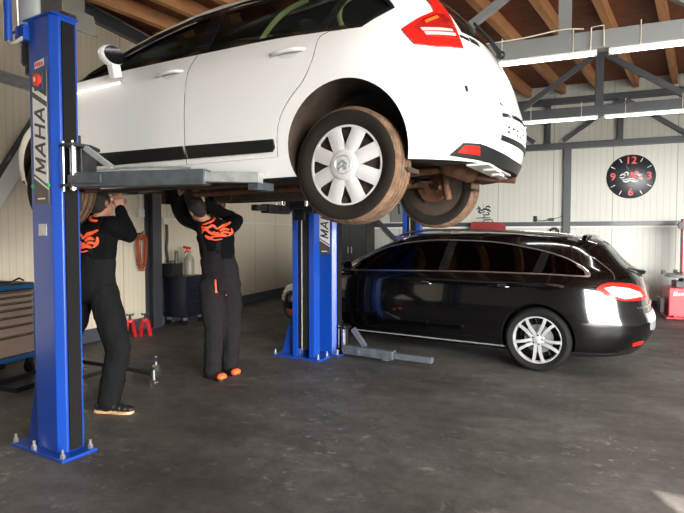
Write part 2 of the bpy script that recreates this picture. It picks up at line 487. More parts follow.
# gable lattice and rails on the back wall
truss(BACK - .07, -6.0, 7.4, [-2.75, -1.43, -.11, 1.21, 2.53, 3.85, 5.2], zig([-1.43, 1.25, 3.85], 1.06, 3.36, 4.12), M['steel_dark'], chord=.12, vw=.10, name='gable_truss')
for e in (-4.5, .27, 5.2):
    struct(MB().box((e, BACK - .055, 1.6), (.14, .11, 3.2)).build('wall_column', M['steel_dark'], rot=BROT))
for ea, eb in ((-6.0, -4.57), (-4.43, .20), (.34, 5.13), (5.27, 7.45)):
    struct(MB().box(((ea + eb) / 2, BACK - .035, 1.665), (eb - ea, .07, .085)).build('wall_rail', M['steel_dark'], rot=BROT))
    struct(MB().box(((ea + eb) / 2, BACK - .012, 1.60), (eb - ea, .024, .03)).build('wall_conduit', M['plastic_white'], rot=BROT))
for ea, eb in ((-6.0, -4.57), (-4.43, .20), (.34, 5.13), (5.27, 7.45)):
    struct(MB().box(((ea + eb) / 2, BACK - .02, .075), (eb - ea, .04, .15)).build('baseboard_back', M['baseboard'], rot=BROT))
# left wall: top beam, purlin, column, dark brace, white diagonal band, baseboard
def n_to_x(n): return (n - FRONT) / (BACK - FRONT) * lw_len
CX_ = n_to_x(6.46)          # where the cable coil and sockets are measured from
CC_ = CX_ - .11             # the steel column
struct(MB().box((lw_len / 2, -.05, CEIL - .16), (lw_len - .2, .10, .16)).build('wall_beam', M['steel_dark'], loc=LW, rot=LROT))
for xa, xb in ((.1, CC_ - .12), (CC_ + .12, lw_len - .15)):
    g = MB().box(((xa + xb) / 2, -.03, 3.215), (xb - xa, .06, .012)); g.box(((xa + xb) / 2, -.03, 3.105), (xb - xa, .06, .012)); g.box(((xa + xb) / 2, -.056, 3.16), (xb - xa, .008, .11))
    for i in range(int((xb - xa) / .3)): g.cyl((xa + .15 + i * .3, -.055, 3.16), (xa + .15 + i * .3, -.064, 3.16), .02)
    struct(g.build('wall_purlin', M['galv'], loc=LW, rot=LROT, smooth=0))
    struct(MB().box(((xa + xb) / 2, -.02, .085), (xb - xa, .04, .17)).build('baseboard_left', M['baseboard'], loc=LW, rot=LROT))
c = MB().box((CC_, -.08, 2.15), (.014, .14, 4.3)); c.box((CC_, -.155, 2.15), (.20, .014, 4.3)); c.box((CC_, -.008, 2.15), (.20, .014, 4.3)); c.box((CC_, -.08, .012), (.28, .16, .024))
struct(c.build('wall_column', M['steel_dark'], loc=LW, rot=LROT, smooth=0))
x0, x1 = n_to_x(3.15), n_to_x(4.45)
struct(MB().bar((x0, -.035, .78), (x1, -.035, 2.76), .03, .20).build('wall_diagonal', M['white_steel'], loc=LW, rot=LROT, smooth=0))  # white diagonal band just below the dark brace
struct(MB().bar((x0, -.045, .95), (x1 - .03, -.045, 2.93), .05, .045).build('wall_diagonal', M['steel_dark'], loc=LW, rot=LROT, smooth=0))
# back wall's own diagonal brace behind the lifts
struct(MB().bar((-4.35, BACK - .05, 2.3), (-2.2, BACK - .05, .2), .06, .09).build('wall_diagonal', M['steel_dark'], rot=BROT, smooth=0))

# ------------------------------------------------------------------ strip lights under the truss chords
def strip_light(e0, e1, n, z, label):
    t = thing('strip_light', label, 'light', bw((e0 + e1) / 2, n, z), BA, 'fluorescent strip lights under the trusses')
    h = (e1 - e0) / 2
    MB().box((0, 0, -.008), (2 * h, .07, .016)).build('housing', M['plastic_white'], t, smooth=0)
    MB().cyl((-h + .03, 0, -.032), (h - .03, 0, -.032), .017, n=12).build('tube', M['tube'], t)
    for s in (-1, 1): MB().box((s * (h - .012), 0, -.03), (.024, .05, .04)).build('end_cap', M['plastic_white'], t, smooth=0)
    for s in (-.55, .62):
        MB().tube([(s * h, -.068, -.02), (s * h, -.068, .21), (s * h + .01, 0, .20)], .004, 6).build('hanger_wire', M['wire_white'], t)
strip_light(-.75, .37, 5.6, 3.19, 'lit strip light under the nearest truss, on the side of the white car')
strip_light(.47, 1.62, 5.6, 3.19, 'lit strip light under the nearest truss, on the side of the red machine')
strip_light(-.60, .60, 8.6, 3.19, 'lit strip light under the second truss, left of the hanging joint')
strip_light(.68, 1.88, 8.6, 3.19, 'lit strip light under the second truss, right of the hanging joint')
strip_light(-4.75, -3.6, 2.6, 3.19, 'added strip light out of view above the head of the nearest blue post')  # unseen lamp added to brighten the upper left wall
wb = MB()
wb.tube([bw(x, 5.515, z) for x, z in crom([(-.7, 3.36), (-.3, 3.37), (.05, 3.40), (.25, 3.38)], 6)], .006, 6)
wb.tube([bw(x, 5.515, z) for x, z in [(.31, 3.18), (.315, 3.385), (.42, 3.39), (.425, 3.2)]], .006, 6)
tag(wb.build('light_cable', M['wire_white']), 'thin pale cable looped over the nearest truss chord between its two lights', 'cable')

# ------------------------------------------------------------------ the posts of the two lifts
def post_profile(mb, z0, z1):
    out = [(-.11, 0), (.11, 0), (.150, .042), (.150, .16), (.078, .16), (.078, .148), (.138, .148), (.138, .05), (.105, .012), (-.105, .012), (-.138, .05), (-.138, .148), (-.078, .148), (-.078, .16), (-.150, .16), (-.150, .042)]
    mb.prism([(x, y) for x, y in out], z1 - z0, Matrix.Translation((0, 0, z0)))
def sign(t, zb):
    """dark plate with the slanted white panel and the maker's four letters reading upwards"""
    p = MB().box((.012, -.004, zb + .42), (.15, .008, .84)).build('sign_plate', M['sign_grey'], t, smooth=0)
    m = axes((-.063, -.008, zb), (1, 0, 0), (0, 0, 1))
    w = MB()
    w.prism([(0, .195), (.15, .115), (.15, .60), (0, .68)], .0015, m)
    w.prism([(0, .715), (.15, .635), (.15, .665), (0, .745)], .0015, m)
    w.prism([(0, .165), (.15, .085), (.15, .098), (0, .178)], .0015, m)
    w.prism([(.035, .028), (.115, .028), (.115, .037), (.035, .037)], .0015, m)
    w.build('sign_panel', M['sign_white'], p, smooth=0)
    l = MB()
    # letters read upwards: their baseline is the right edge of the plate
    lm = m @ Matrix.Translation((.128, .185, .0015)) @ Matrix.Rotation(math.pi / 2, 4, 'Z')
    letters(l, 'MAHA', lm, .082, .105, .026, .017, .0015, shear=.28)
    l.build('lettering', M['letter'], p, smooth=0)
def make_post(label, loc, rz, sign_z=None, top=2.83, carriage_z=1.72, reach=.115, side_pivot=False):
    t = thing('lift_post', label, 'car lift post', loc, rz)
    mb = MB(); post_profile(mb, .02, top)
    mb.build('column', M['blue'], t, smooth=0, bevel=.004)
    left = -.20 - reach
    b = MB().prism([(left, -.05), (.24, -.05), (.24, .19), (left, .19)], .02)
    bp = b.build('base_plate', M['blue'], t, smooth=0, bevel=.003)
    for x, y in ((left + .025, -.025), (-.10, -.03), (.205, -.025), (left + .025, .165), (.205, .165)):
        MB().cyl((x, y, .02), (x, y, .045), .017, n=6).cyl((x, y, .045), (x, y, .075), .009, n=10).build('anchor_bolt', M['zinc'], bp)
    g = MB().prism([(0, 0), (reach, 0), (0, .70)], .02, axes((-.154, .05, .02), (-1, 0, 0), (0, 0, 1)))
    g.build('gusset', M['blue'], t, smooth=0)
    MB().box((0, .095, (top + .1) / 2), (.264, .08, top - .12)).build('inner_track', M['black_metal'], t, smooth=0)
    MB().box((.1555, .098, 1.22 + (top - 2.44) / 2), (.011, .085, top - .06)).build('cable_cover', M['dark_cover'], t, smooth=0)
    MB().tube([(.03, .142, .1), (.03, .142, top - .15)], .006, 8).build('lift_cable', M['galv'], t)
    cp = MB().box((0, .08, top + .006), (.31, .18, .012)); cp.build('top_cap', M['blue'], t, smooth=0)
    if sign_z is not None: sign(t, sign_z)
    c = MB(); c.box((0, .245, carriage_z + .10), (.30, .085, .26)); c.box((0, .21, carriage_z + .1), (.13, .05, .5))
    if side_pivot:
        for z in (carriage_z - .015, carriage_z + .235):
            c.prism([(-.14, .17), (-.14, .28), (.20, .28), (.285, .16), (.285, .02), (.17, .02), (.17, .17)], .022, Matrix.Translation((0, 0, z)))
    else:
        for z in (carriage_z - .015, carriage_z + .235): c.box((0, .32, z), (.44, .17, .025))
    cr = c.build('carriage', M['black_metal'], t, smooth=0, bevel=.004)
    if side_pivot:
        MB().cyl((.225, .075, carriage_z - .03), (.225, .075, carriage_z + .25), .024, n=18).build('pivot_pin', M['chrome'], cr)
        MB().box((.225, .115, carriage_z + .12), (.10, .03, .25)).build('pivot_guard', M['black_metal'], cr, smooth=0)
        for x, y in ((.19, .03), (.27, .04)): MB().cyl((x, y, carriage_z - .04), (x, y, carriage_z + .27), .006, n=8).build('guard_rod', M['zinc'], cr)
    for s in () if side_pivot else (-1, 1):
        MB().cyl((s * .165, .335, carriage_z - .06), (s * .165, .335, carriage_z + .275), .022, n=16).build('pivot_pin', M['chrome'], cr)
        MB().tube([(s * .20, .385, carriage_z - .05), (s * .20, .385, carriage_z + .27)], .007, 6).build('guard_rod', M['chrome'], cr)
    return t
A_LOC, A_RZ = V((-1.918, 3.335, 0)), R(-30)
postA = make_post('blue lift post nearest the camera, with the red stop button', A_LOC, A_RZ, sign_z=1.62, carriage_z=1.735, top=2.79, reach=.15, side_pivot=True)
B_LOC, B_RZ = V((-.365, 6.07, 0)), R(150)
postB = make_post('blue lift post standing open towards the mechanics, below the white car', B_LOC, B_RZ, sign_z=None, carriage_z=1.74, reach=.22)
B2_LOC, B2_RZ = V((-.215, 6.215, 0)), R(-32)
post2 = make_post('blue lift post with lettered plate right behind its open-fronted twin', B2_LOC, B2_RZ, sign_z=1.20, carriage_z=.08, side_pivot=True)
C_LOC, C_RZ = V((1.20, 8.55, 0)), R(148)
post3 = make_post('blue lift post on the far side of the black car', C_LOC, C_RZ, sign_z=None, carriage_z=.10)
# mirrored gusset for the posts seen from inside
for p in (postB, post3):
    for ch in p.children:
        if ch.name.startswith(('gusset', 'base_plate')): ch.scale = (-1, 1, 1)

# fittings of the nearest post
t = postA
eb = MB().box((.012, -.011, 2.385), (.085, .010, .10)).build('stop_switch', M['cab_blue'], t, smooth=0)
MB().lathe([(.038, 0), (.040, .008), (.032, .017), (0, .019)], 24, axes((.012, -.016, 2.395), (1, 0, 0), (0, 0, 1))).build('stop_button', M['red_button'], eb)
MB().prism([(-.006, -.013), (.006, -.013), (.006, .010), (-.006, .016)], .002, axes((.012, -.0365, 2.395), (1, 0, 0), (0, 0, 1))).build('button_mark', M['sign_white'], eb, smooth=0)
st = MB().prism([(-.05, 0), (.05, .012), (.05, .055), (-.05, .043)], .0012, axes((.005, -.0005, 2.475), (1, 0, 0), (0, 0, 1))).build('warning_sticker', M['sign_white'], t, smooth=0)
k = MB()
for i in range(4): k.prism([(-.04 + i * .022, .012), (-.026 + i * .022, .014), (-.026 + i * .022, .038), (-.04 + i * .022, .036)], .001, axes((.005, -.002, 2.475), (1, 0, 0), (0, 0, 1)))
k.build('sticker_print', M['clock_red'], st, smooth=0)
MB().box((.005, -.002, 1.455), (.085, .004, .075)).build('type_plate', M['galv'], t, smooth=0)
for s in (-1, 1): MB().cyl((s * .083, 0, 1.735), (s * .083, -.012, 1.735), .012).build('indicator', M['green_led'], t)
# drive unit beside the post head
tk = MB().cyl((-.185, .09, 2.74), (-.185, .09, 3.15), .10, n=28).build('oil_tank', M['tank'], t)
MB().cyl((-.20, -.075, 2.66), (-.20, -.075, 3.3), .024, n=20).build('riser_pipe', M['blue'], t)
MB().box((-.150, -.01, 2.715), (.10, .05, .10)).build('pipe_bracket', M['blue'], t, smooth=0, bevel=.004)
mo = MB().cyl((-.165, .05, 2.53), (-.165, .05, 2.66), .055, n=24); mo.cyl((-.165, .05, 2.47), (-.165, .05, 2.53), .04, n=20); mo.cyl((-.185, .09, 2.64), (-.185, .09, 2.75), .05)
for i in range(10):
    a = i * math.pi / 5; mo.box((-.165 + .057 * math.cos(a), .05 + .057 * math.sin(a), 2.595), (.012, .012, .11), a)
mo.build('motor', M['black_metal'], t)
MB().tube(crom([(-.20, -.07, 2.665), (-.17, -.085, 2.635), (-.135, -.07, 2.64), (-.115, -.03, 2.68)], 5), .012, 8).build('motor_hose', M['bag'], t)
MB().tube(crom([(-.28, .06, 2.80), (-.275, -.01, 2.745), (-.25, -.05, 2.71), (-.22, -.06, 2.695)], 5), .010, 8).build('tank_hose', M['black_metal'], t)
cv = MB().box((.02, .15, 3.0), (.25, .16, .34)); cv.build('head_cover', M['grey_cover'], t, smooth=0, bevel=.006)
MB().prism([(.0, .0), (.12, -.03), (.10, .10), (.0, .13)], .012, axes((.14, .17, 2.74), (.6, .8, 0), (0, 0, 1))).build('cover_bracket', M['grey_cover'], t, smooth=0)

def arm(post, a0, a1, a2, z0, h, m, pad=True, ext=None, drop=0):
    """telescopic lift arm in the post's own space, from pivot a0 to a1 (outer beam), a2 (inner beam)"""
    o = MB()
    p0, p1, p2 = V((*a0, z0)), V((*a1, z0)), V((*a2, z0 - drop))
    d = (p1 - p0).normalized()
    o.bar(p0 - d * .06, p1, .10, h); o.bar(p0 - d * .07, p0 + d * .16, .13, h * .6)
    ar = o.build('lift_arm', m, post, smooth=0, bevel=.004)
    d2 = (p2 - p1).normalized()
    i = MB().bar(p1 - d2 * .02, p2, .07, h * .66).build('arm_extension', ext or m, ar, smooth=0, bevel=.003)
    if pad:
        MB().cyl(p2 - d2 * .05 + V((0, 0, h * .33)), p2 - d2 * .05 + V((0, 0, h * .33 + .022)), .06, n=20).build('rubber_pad', M['black_trim'], ar)
    return ar
def local(post_loc, rz, p):
    return (Matrix.Rotation(-rz, 4, 'Z') @ (V((p[0], p[1], 0)) - V((post_loc[0], post_loc[1], 0)))).to_2d()
aA = arm(postA, local(A_LOC, A_RZ, (-1.62, 3.285)), local(A_LOC, A_RZ, (-.80, 3.115)), local(A_LOC, A_RZ, (-.47, 3.035)), 1.765, .092, M['arm'], pad=False, ext=M['arm_light'], drop=.012)
q0 = local(A_LOC, A_RZ, (-.52, 3.047)); q1 = local(A_LOC, A_RZ, (-.445, 3.19))
MB().bar((*q0, 1.708), (*q1, 1.708), .07, .045).build('lifting_foot', M['arm'], aA, smooth=0)
q0 = local(A_LOC, A_RZ, (-1.60, 3.27)); q1 = local(A_LOC, A_RZ, (-1.42, 3.235))
MB().bar((*q0, 1.965), (*q1, 1.835), .035, .03).build('arm_brace', M['galv'], aA, smooth=0)
q0 = local(A_LOC, A_RZ, (-1.52, 3.25)); q1 = local(A_LOC, A_RZ, (-.90, 3.12))
MB().tube([(*q0, 1.825), (*((q0 + q1) / 2), 1.838), (*q1, 1.822)], .008, 8).build('arm_rod', M['galv'], aA)
arm(postB, local(B_LOC, B_RZ, (-.33, 5.66)), local(B_LOC, B_RZ, (.02, 5.0)), local(B_LOC, B_RZ, (.16, 4.62)), 1.70, .09, M['black_metal'], pad=False)
arm(postB, local(B_LOC, B_RZ, (-.64, 5.72)), local(B_LOC, B_RZ, (-.80, 5.40)), local(B_LOC, B_RZ, (-.88, 5.22)), 1.70, .09, M['black_metal'], pad=False)
# the lowered arm of the second lift lies along the floor beside the black car
a2 = arm(post2, local(B2_LOC, B2_RZ, (.09, 6.06)), local(B2_LOC, B2_RZ, (.58, 5.75)), local(B2_LOC, B2_RZ, (.97, 5.52)), .085, .10, M['arm_floor'], pad=False)
q = local(B2_LOC, B2_RZ, (.13, 6.06)); q1 = local(B2_LOC, B2_RZ, (.27, 5.99))
MB().bar((*q, .33), (*q1, .13), .05, .05).build('arm_brace', M['arm_floor'], a2, smooth=0)
q = local(B2_LOC, B2_RZ, (.50, 5.92))
MB().cyl((*q, .0), (*q, .02), .07).build('arm_pad', M['arm_floor'], a2)
# ------------------------------------------------------------------ cars: body surface tools
def span(a, b, n): return [a + (b - a) * i / n for i in range(n + 1)]

def loft(S, zs):
    """closed body mesh from the level outlines"""
    bm = bmesh.new(); rings = []
    As = span(0, 1, 16)[:-1] + span(1, 2, 28)[:-1] + span(2, 3, 16)
    for z in zs:
        L = [S.at(a, z) for a in As]
        pts = L + [(x, -y, zz) for x, y, zz in L[-2:0:-1]]
        rings.append([bm.verts.new(p) for p in pts])
    n = len(rings[0])
    for A, B in zip(rings, rings[1:]):
        for k in range(n): bm.faces.new((A[k], A[(k + 1) % n], B[(k + 1) % n], B[k]))
    bm.faces.new(rings[0][::-1]); bm.faces.new(rings[-1])
    bmesh.ops.recalc_face_normals(bm, faces=bm.faces)
    return bm

def carve(bm, cutters):
    """the body mesh with solid cutters taken out of it"""
    me = bpy.data.meshes.new('body'); bm.to_mesh(me); bm.free()
    ob = bpy.data.objects.new('body', me); COL.objects.link(ob); tmp = []
    for c in cutters:
        bmesh.ops.recalc_face_normals(c.bm, faces=c.bm.faces)
        cm = bpy.data.meshes.new('cutter'); c.bm.to_mesh(cm); c.bm.free()
        co = bpy.data.objects.new('cutter', cm); COL.objects.link(co); tmp.append(co)
        md = ob.modifiers.new('cut', 'BOOLEAN'); md.operation = 'DIFFERENCE'; md.solver = 'EXACT'; md.object = co
    dg = bpy.context.evaluated_depsgraph_get(); dg.update()
    out = bpy.data.meshes.new_from_object(ob.evaluated_get(dg))
    for o in tmp + [ob]:
        d = o.data; bpy.data.objects.remove(o); bpy.data.meshes.remove(d)
    return out

def surf_map(S, mode, side):
    def f(a, b):
        x, y, z = (a, S.Y(a, b), b) if mode == 'side' else S.at(a, b)
        return V((x, y * side, z))
    e = .004
    def nrm(a, b):
        u = f(a + e, b) - f(a - e, b); v = f(a, b + e) - f(a, b - e)
        n = u.cross(v)
        if n.length < 1e-12: n = V((0, side, 0))
        n.normalize(); p = f(a, b)
        c = p - V((min(max(p.x, .4), 2.4), 0, .62))
        return n if n.dot(c) > 0 else -n
    return f, nrm

def patch(S, poly, off=.003, th=.008, mode='side', side=1, da=.05, db=.04, mb=None):
    """a thin panel lying on the body inside a polygon given in the surface's own coordinates"""
    t = bmesh.new()
    t.faces.new([t.verts.new((a, b, 0)) for a, b in poly])
    bmesh.ops.triangulate(t, faces=t.faces)
    xs = [p[0] for p in poly]; ys = [p[1] for p in poly]
    for lo, hi, st, ax in ((min(xs), max(xs), da, 0), (min(ys), max(ys), db, 1)):
        k = math.ceil(lo / st)
        while k * st < hi:
            co = (k * st, 0, 0) if ax == 0 else (0, k * st, 0)
            no = (1, 0, 0) if ax == 0 else (0, 1, 0)
            bmesh.ops.bisect_plane(t, geom=t.verts[:] + t.edges[:] + t.faces[:], dist=1e-6, plane_co=co, plane_no=no); k += 1
    bmesh.ops.triangulate(t, faces=[f for f in t.faces if len(f.verts) > 4])
    f, nr = surf_map(S, mode, side)
    mb = mb or MB(); up, dn = {}, {}
    for v in t.verts:
        p, n = f(v.co.x, v.co.y), nr(v.co.x, v.co.y)
        up[v] = mb.bm.verts.new(p + n * off); dn[v] = mb.bm.verts.new(p + n * (off - th))
    for fc in t.faces:
        mb.bm.faces.new([up[v] for v in fc.verts]); mb.bm.faces.new([dn[v] for v in reversed(fc.verts)])
    for ed in t.edges:
        if len(ed.link_faces) == 1:
            a, b = ed.verts; mb.bm.faces.new((up[a], up[b], dn[b], dn[a]))
    t.free(); return mb

def strip(S, path, w, off=.002, th=.006, mode='side', side=1, mb=None, closed=False, step=.03):
    """a ribbon of metric width w running along a path on the body"""
    f, nr = surf_map(S, mode, side); mb = mb or MB()
    pts = []
    P = list(path) + ([path[0]] if closed else [])
    for (a, b), (c, d) in zip(P, P[1:]):
        n = max(1, int((f(c, d) - f(a, b)).length / step))
        pts += [(a + (c - a) * i / n, b + (d - b) * i / n) for i in range(n)]
    if not closed: pts.append(P[-1])
    N = len(pts); W = [f(*p) for p in pts]; rows = []
    for i in range(N):
        n = nr(*pts[i])
        d = (W[(i + 1) % N] - W[i - 1]) if closed else (W[min(i + 1, N - 1)] - W[max(i - 1, 0)])
        s_ = n.cross(d); s_.normalize()
        rows.append([mb.bm.verts.new(W[i] + s_ * sx * w / 2 + n * o) for sx, o in ((-1, off), (1, off), (1, off - th), (-1, off - th))])
    for i in range(N if closed else N - 1):
        A, B = rows[i], rows[(i + 1) % N]
        for k in range(4): mb.bm.faces.new((A[k], A[(k + 1) % 4], B[(k + 1) % 4], B[k]))
    if not closed: mb.bm.faces.new(rows[0][::-1]); mb.bm.faces.new(rows[-1])
    return mb

def bead(S, path, r, off=.004, mode='side', side=1, closed=False, step=.03):
    """a round trim bead along a path on the body"""
    f, nr = surf_map(S, mode, side); pts = []
    P = list(path) + ([path[0]] if closed else [])
    for (a, b), (c, d) in zip(P, P[1:]):
        n = max(1, int((f(c, d) - f(a, b)).length / step)); pts += [(a + (c - a) * i / n, b + (d - b) * i / n) for i in range(n)]
    if not closed: pts.append(P[-1])
    return MB().tube([f(*p) + nr(*p) * off for p in pts], r, 8, closed=closed)

def cyl_cut(x, z, r, y0, y1, n=56): return MB().cyl((x, y0, z), (x, y1, z), r, n=n)

WHEEL_M = Matrix.Rotation(math.radians(-90), 4, 'X')     # lathe axis (z) to the wheel's outward side (+y)
def tyre_mesh(Rt, Rr, w, grooves=4):
    pr = []
    h = w / 2
    pr += [(Rr - .012, -h * .80), (Rr + .02, -h * .98), (Rr + (Rt - Rr) * .55, -h * 1.03), (Rt - .022, -h * .96), (Rt - .006, -h * .82)]
    for i in range(grooves):
        c = -h * .6 + i * (h * 1.2 / (grooves - 1)); g = .0045
        pr += [(Rt, c - g - .002), (Rt - .010, c - g), (Rt - .010, c + g), (Rt, c + g + .002)]
    pr += [(Rt - .006, h * .82), (Rt - .022, h * .96), (Rt + (Rr - Rt) * .45, h * 1.03), (Rr + .02, h * .98), (Rr - .012, h * .80)]
    return pr
def tyre(Rt, Rr, w, mt, md, parent, loc, rz):
    mb = MB().lathe(tyre_mesh(Rt, Rr, w), 72, WHEEL_M, closed=True)
    o = mb.build('wheel', [mt, md], parent, smooth=30, loc=loc, rot=(0, 0, rz))
    for p in o.data.polygons:
        c = p.center
        if math.hypot(c.x, c.z) > Rt - .016 : p.material_index = 1
    return o

# ------------------------------------------------------------------ the white car on the lift
WS = Surf(rear=[(.14,-.62),(.20,-.69),(.28,-.735),(.37,-.765),(.49,-.775),(.58,-.76),(.66,-.735),(.77,-.70),(.925,-.62),(1.10,-.51),(1.28,-.32),(1.36,-.20),(1.41,-.02),(1.44,.30),(1.458,.85)],
 front=[(.14,3.36),(.30,3.5),(.5,3.52),(.65,3.46),(.75,3.33),(.82,3.12),(.9,2.86),(.97,2.66),(1.06,2.50),(1.18,2.18),(1.28,1.88),(1.35,1.62),(1.42,1.30),(1.445,1.1),(1.458,.9)],
 width=[(.14,.80),(.20,.84),(.30,.868),(.45,.884),(.6,.886),(.75,.878),(.88,.855),(.97,.82),(1.05,.775),(1.2,.712),(1.32,.648),(1.40,.585),(1.44,.46),(1.458,.08)],
 tail=[(.14,.62,2.1),(.55,.68,2.1),(.8,.76,2.4),(.97,.7,2.6),(1.2,.6,2.6),(1.458,.5,2.4)],
 nose=[(.14,.9,2.4),(.8,.9,2.4),(.97,.42,3.2),(1.3,.38,3.2),(1.458,.4,2.6)])
W_LOC, W_RZ = (.42, 3.57, 1.57), math.pi - R(28.5)
zsW = span(.185, .70, 20) + span(.715, 1.0, 20) + span(1.02, 1.36, 18) + [1.36 + .098 * (1 - (1 - i / 9) ** 2) for i in range(1, 10)]
W_DLO = crom([(2.32, 1.008), (1.78, 1.024), (1.11, 1.020), (.46, 1.008), (.11, .978), (-.08, .967)], 3) + crom([(-.215, 1.075), (-.15, 1.145), (.0, 1.225), (.35, 1.30), (.85, 1.318), (1.25, 1.295), (1.62, 1.215), (1.93, 1.12), (2.17, 1.05)], 3)
white = thing('white_car', 'white five-door hatchback raised on the blue lift', 'car', W_LOC, W_RZ)
def dlo_cut(poly, grow=.0):
    mb = MB(); mb.prism([(x, z) for x, z in poly], 2.4, axes((0, 1.2, 0), (1, 0, 0), (0, 0, 1))); return mb
cuts = []
for wx in (0, 2.608):
    for s in (-1, 1): cuts.append(cyl_cut(wx, .33, .352, s * .56, s * 1.2))
cuts.append(MB().box((2.55, 0, .25), (1.2, 1.24, .7)))
cuts.append(MB().box((1.2, 0, .10), (1.7, 1.26, .30)))
cuts.append(MB().box((-.02, 0, .14), (.72, 1.20, .46)))
cuts.append(MB().box((-.40, 0, .14), (.30, .90, .40)))
cuts.append(MB().box((-.90, 0, .135), (1.14, 3, .22)))
cuts.append(MB().box((3.5, 0, .15), (1.0, 3, .30)))
cuts.append(dlo_cut(W_DLO))
me = carve(loft(WS, zsW), cuts)
def mark_body(me, S, wells, dlo, zlow):
    zmin = min(z for x, z in dlo) - .01; zmax = max(z for x, z in dlo) + .004
    for p in me.polygons:
        c, n = p.center, p.normal
        if abs(n.y) < .08 and zmin < c.z < zmax and abs(c.y) < S.Y(c.x, c.z) - .012 and n.z < .9 and abs(n.x) + abs(n.z) > .9 and any(True for _ in [0]):
            if abs(c.y) < S.Y(c.x, min(c.z, zmax)) - .03: p.material_index = 2
        if abs(n.y) < .08 and zmin < c.z < zmax and abs(c.y) < .2 and n.z > .5 and c.z < zmin + .12: p.material_index = 2
        for wx, wz, wr in wells:
            d = math.hypot(c.x - wx, c.z - wz)
            if d < wr + .004 and abs(c.y) < S.Y(c.x, c.z) - .006 and c.z < .75: p.material_index = 1
        if n.z < -.6 and c.z < zlow + .5 and abs(c.y) < S.Y(c.x, max(c.z, zlow)) - .002: p.material_index = 1
        if c.z < .62 and abs(c.y) < .66 and -.6 < c.x < 3.2 and (abs(n.y) > .9 or abs(n.x) > .9 or n.z < -.9): p.material_index = 1
mark_body(me, WS, [(0, .33, .352), (2.608, .33, .352)], W_DLO, .185)
finish('body', me, [M['white_paint'], M['under'], M['cabin']], white, smooth=38)

def mirror_y(o):
    for v in o.data.vertices: v.co.y = -v.co.y
    o.data.flip_normals()
# doors on the side that faces the camera
fd = crom([(1.139, .30), (1.139, .40), (1.139, .68), (1.139, .84), (1.128, .926), (1.10, 1.005)], 3)
front_door = fd + [(1.75, 1.012), (2.08, 1.0), (2.22, .93), (2.235, .80), (2.20, .60), (2.13, .42), (2.08, .30)]
rd_rear = crom([(.115, .968), (.168, .945), (.183, .88), (.195, .812), (.245, .707), (.317, .634), (.385, .545), (.42, .45), (.43, .30)], 3)
rear_door = [(.115, .968)] + rd_rear[1:] + [(1.129, .30), (1.129, .84), (1.118, .926), (1.09, 1.005), (.46, .995)]
gap = MB()
strip(WS, fd, .009, .0008, .004, mb=gap); strip(WS, rd_rear, .009, .0008, .004, mb=gap)
strip(WS, [(2.22, .93), (2.235, .80), (2.20, .60), (2.13, .42), (2.08, .30)], .008, .0008, .004, mb=gap)
strip(WS, [(.43, .302), (2.08, .302)], .007, .0008, .004, mb=gap)
gap2 = MB()
# tailgate and bumper joints run round the tail
for s in (1, -1):
    strip(WS, crom([(.375 * s, .852), (.347 * s, .789), (.306 * s, .641), (.29 * s, .595)], 4), .003, .0006, .003, mode='at', mb=gap2)
    strip(WS, [(.300 * s, .594), (.15 * s, .555), (.0, .54)], .003, .0006, .003, mode='at', mb=gap2)
gap.build('panel_gap', M['gloss_black'], white, smooth=0)
gap2.build('tailgate_gap', M['sign_grey'], white, smooth=0)
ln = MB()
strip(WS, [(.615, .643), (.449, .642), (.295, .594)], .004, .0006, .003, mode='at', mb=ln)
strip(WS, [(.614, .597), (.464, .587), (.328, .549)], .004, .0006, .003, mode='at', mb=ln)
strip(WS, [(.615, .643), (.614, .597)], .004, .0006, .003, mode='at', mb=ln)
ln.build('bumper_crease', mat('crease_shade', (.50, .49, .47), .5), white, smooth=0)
def door(poly, mold, handle, label):
    d = patch(WS, poly, .0022, .006).build('door', M['white_paint'], white, smooth=30)
    mo = patch(WS, mold, .016, .018, db=.03).build('side_molding', M['black_trim'], d, smooth=40, bevel=.003)
    hx, hz = handle
    rc = patch(WS, [(hx + .07 * math.cos(t), hz - .008 + .026 * math.sin(t)) for t in span(0, 2 * math.pi, 20)[:-1]], .0028, .004, db=.02).build('handle_recess', mat('handle_recess', (.70, .69, .67), .3, 0, .8), d)
    h = []
    for i in range(9):
        x = hx - .115 + .23 * i / 8; bow = math.sin(math.pi * i / 8)
        h.append((x, WS.Y(x, hz) + .004 + .026 * bow ** .5, hz + .006 * bow))
    hb = MB().tube(h, [.009] + [.013] * 7 + [.009], 10)
    hb.build('door_handle', M['white_paint'], d)
    return d
door(rear_door, [(.445, .400), (1.12, .416), (1.104, .336), (.455, .330), (.437, .352)], (.36, .882), None)
door(front_door, [(1.155, .417), (1.905, .430), (2.05, .433), (2.06, .345), (1.92, .342), (1.13, .337)], (1.29, .900), None)
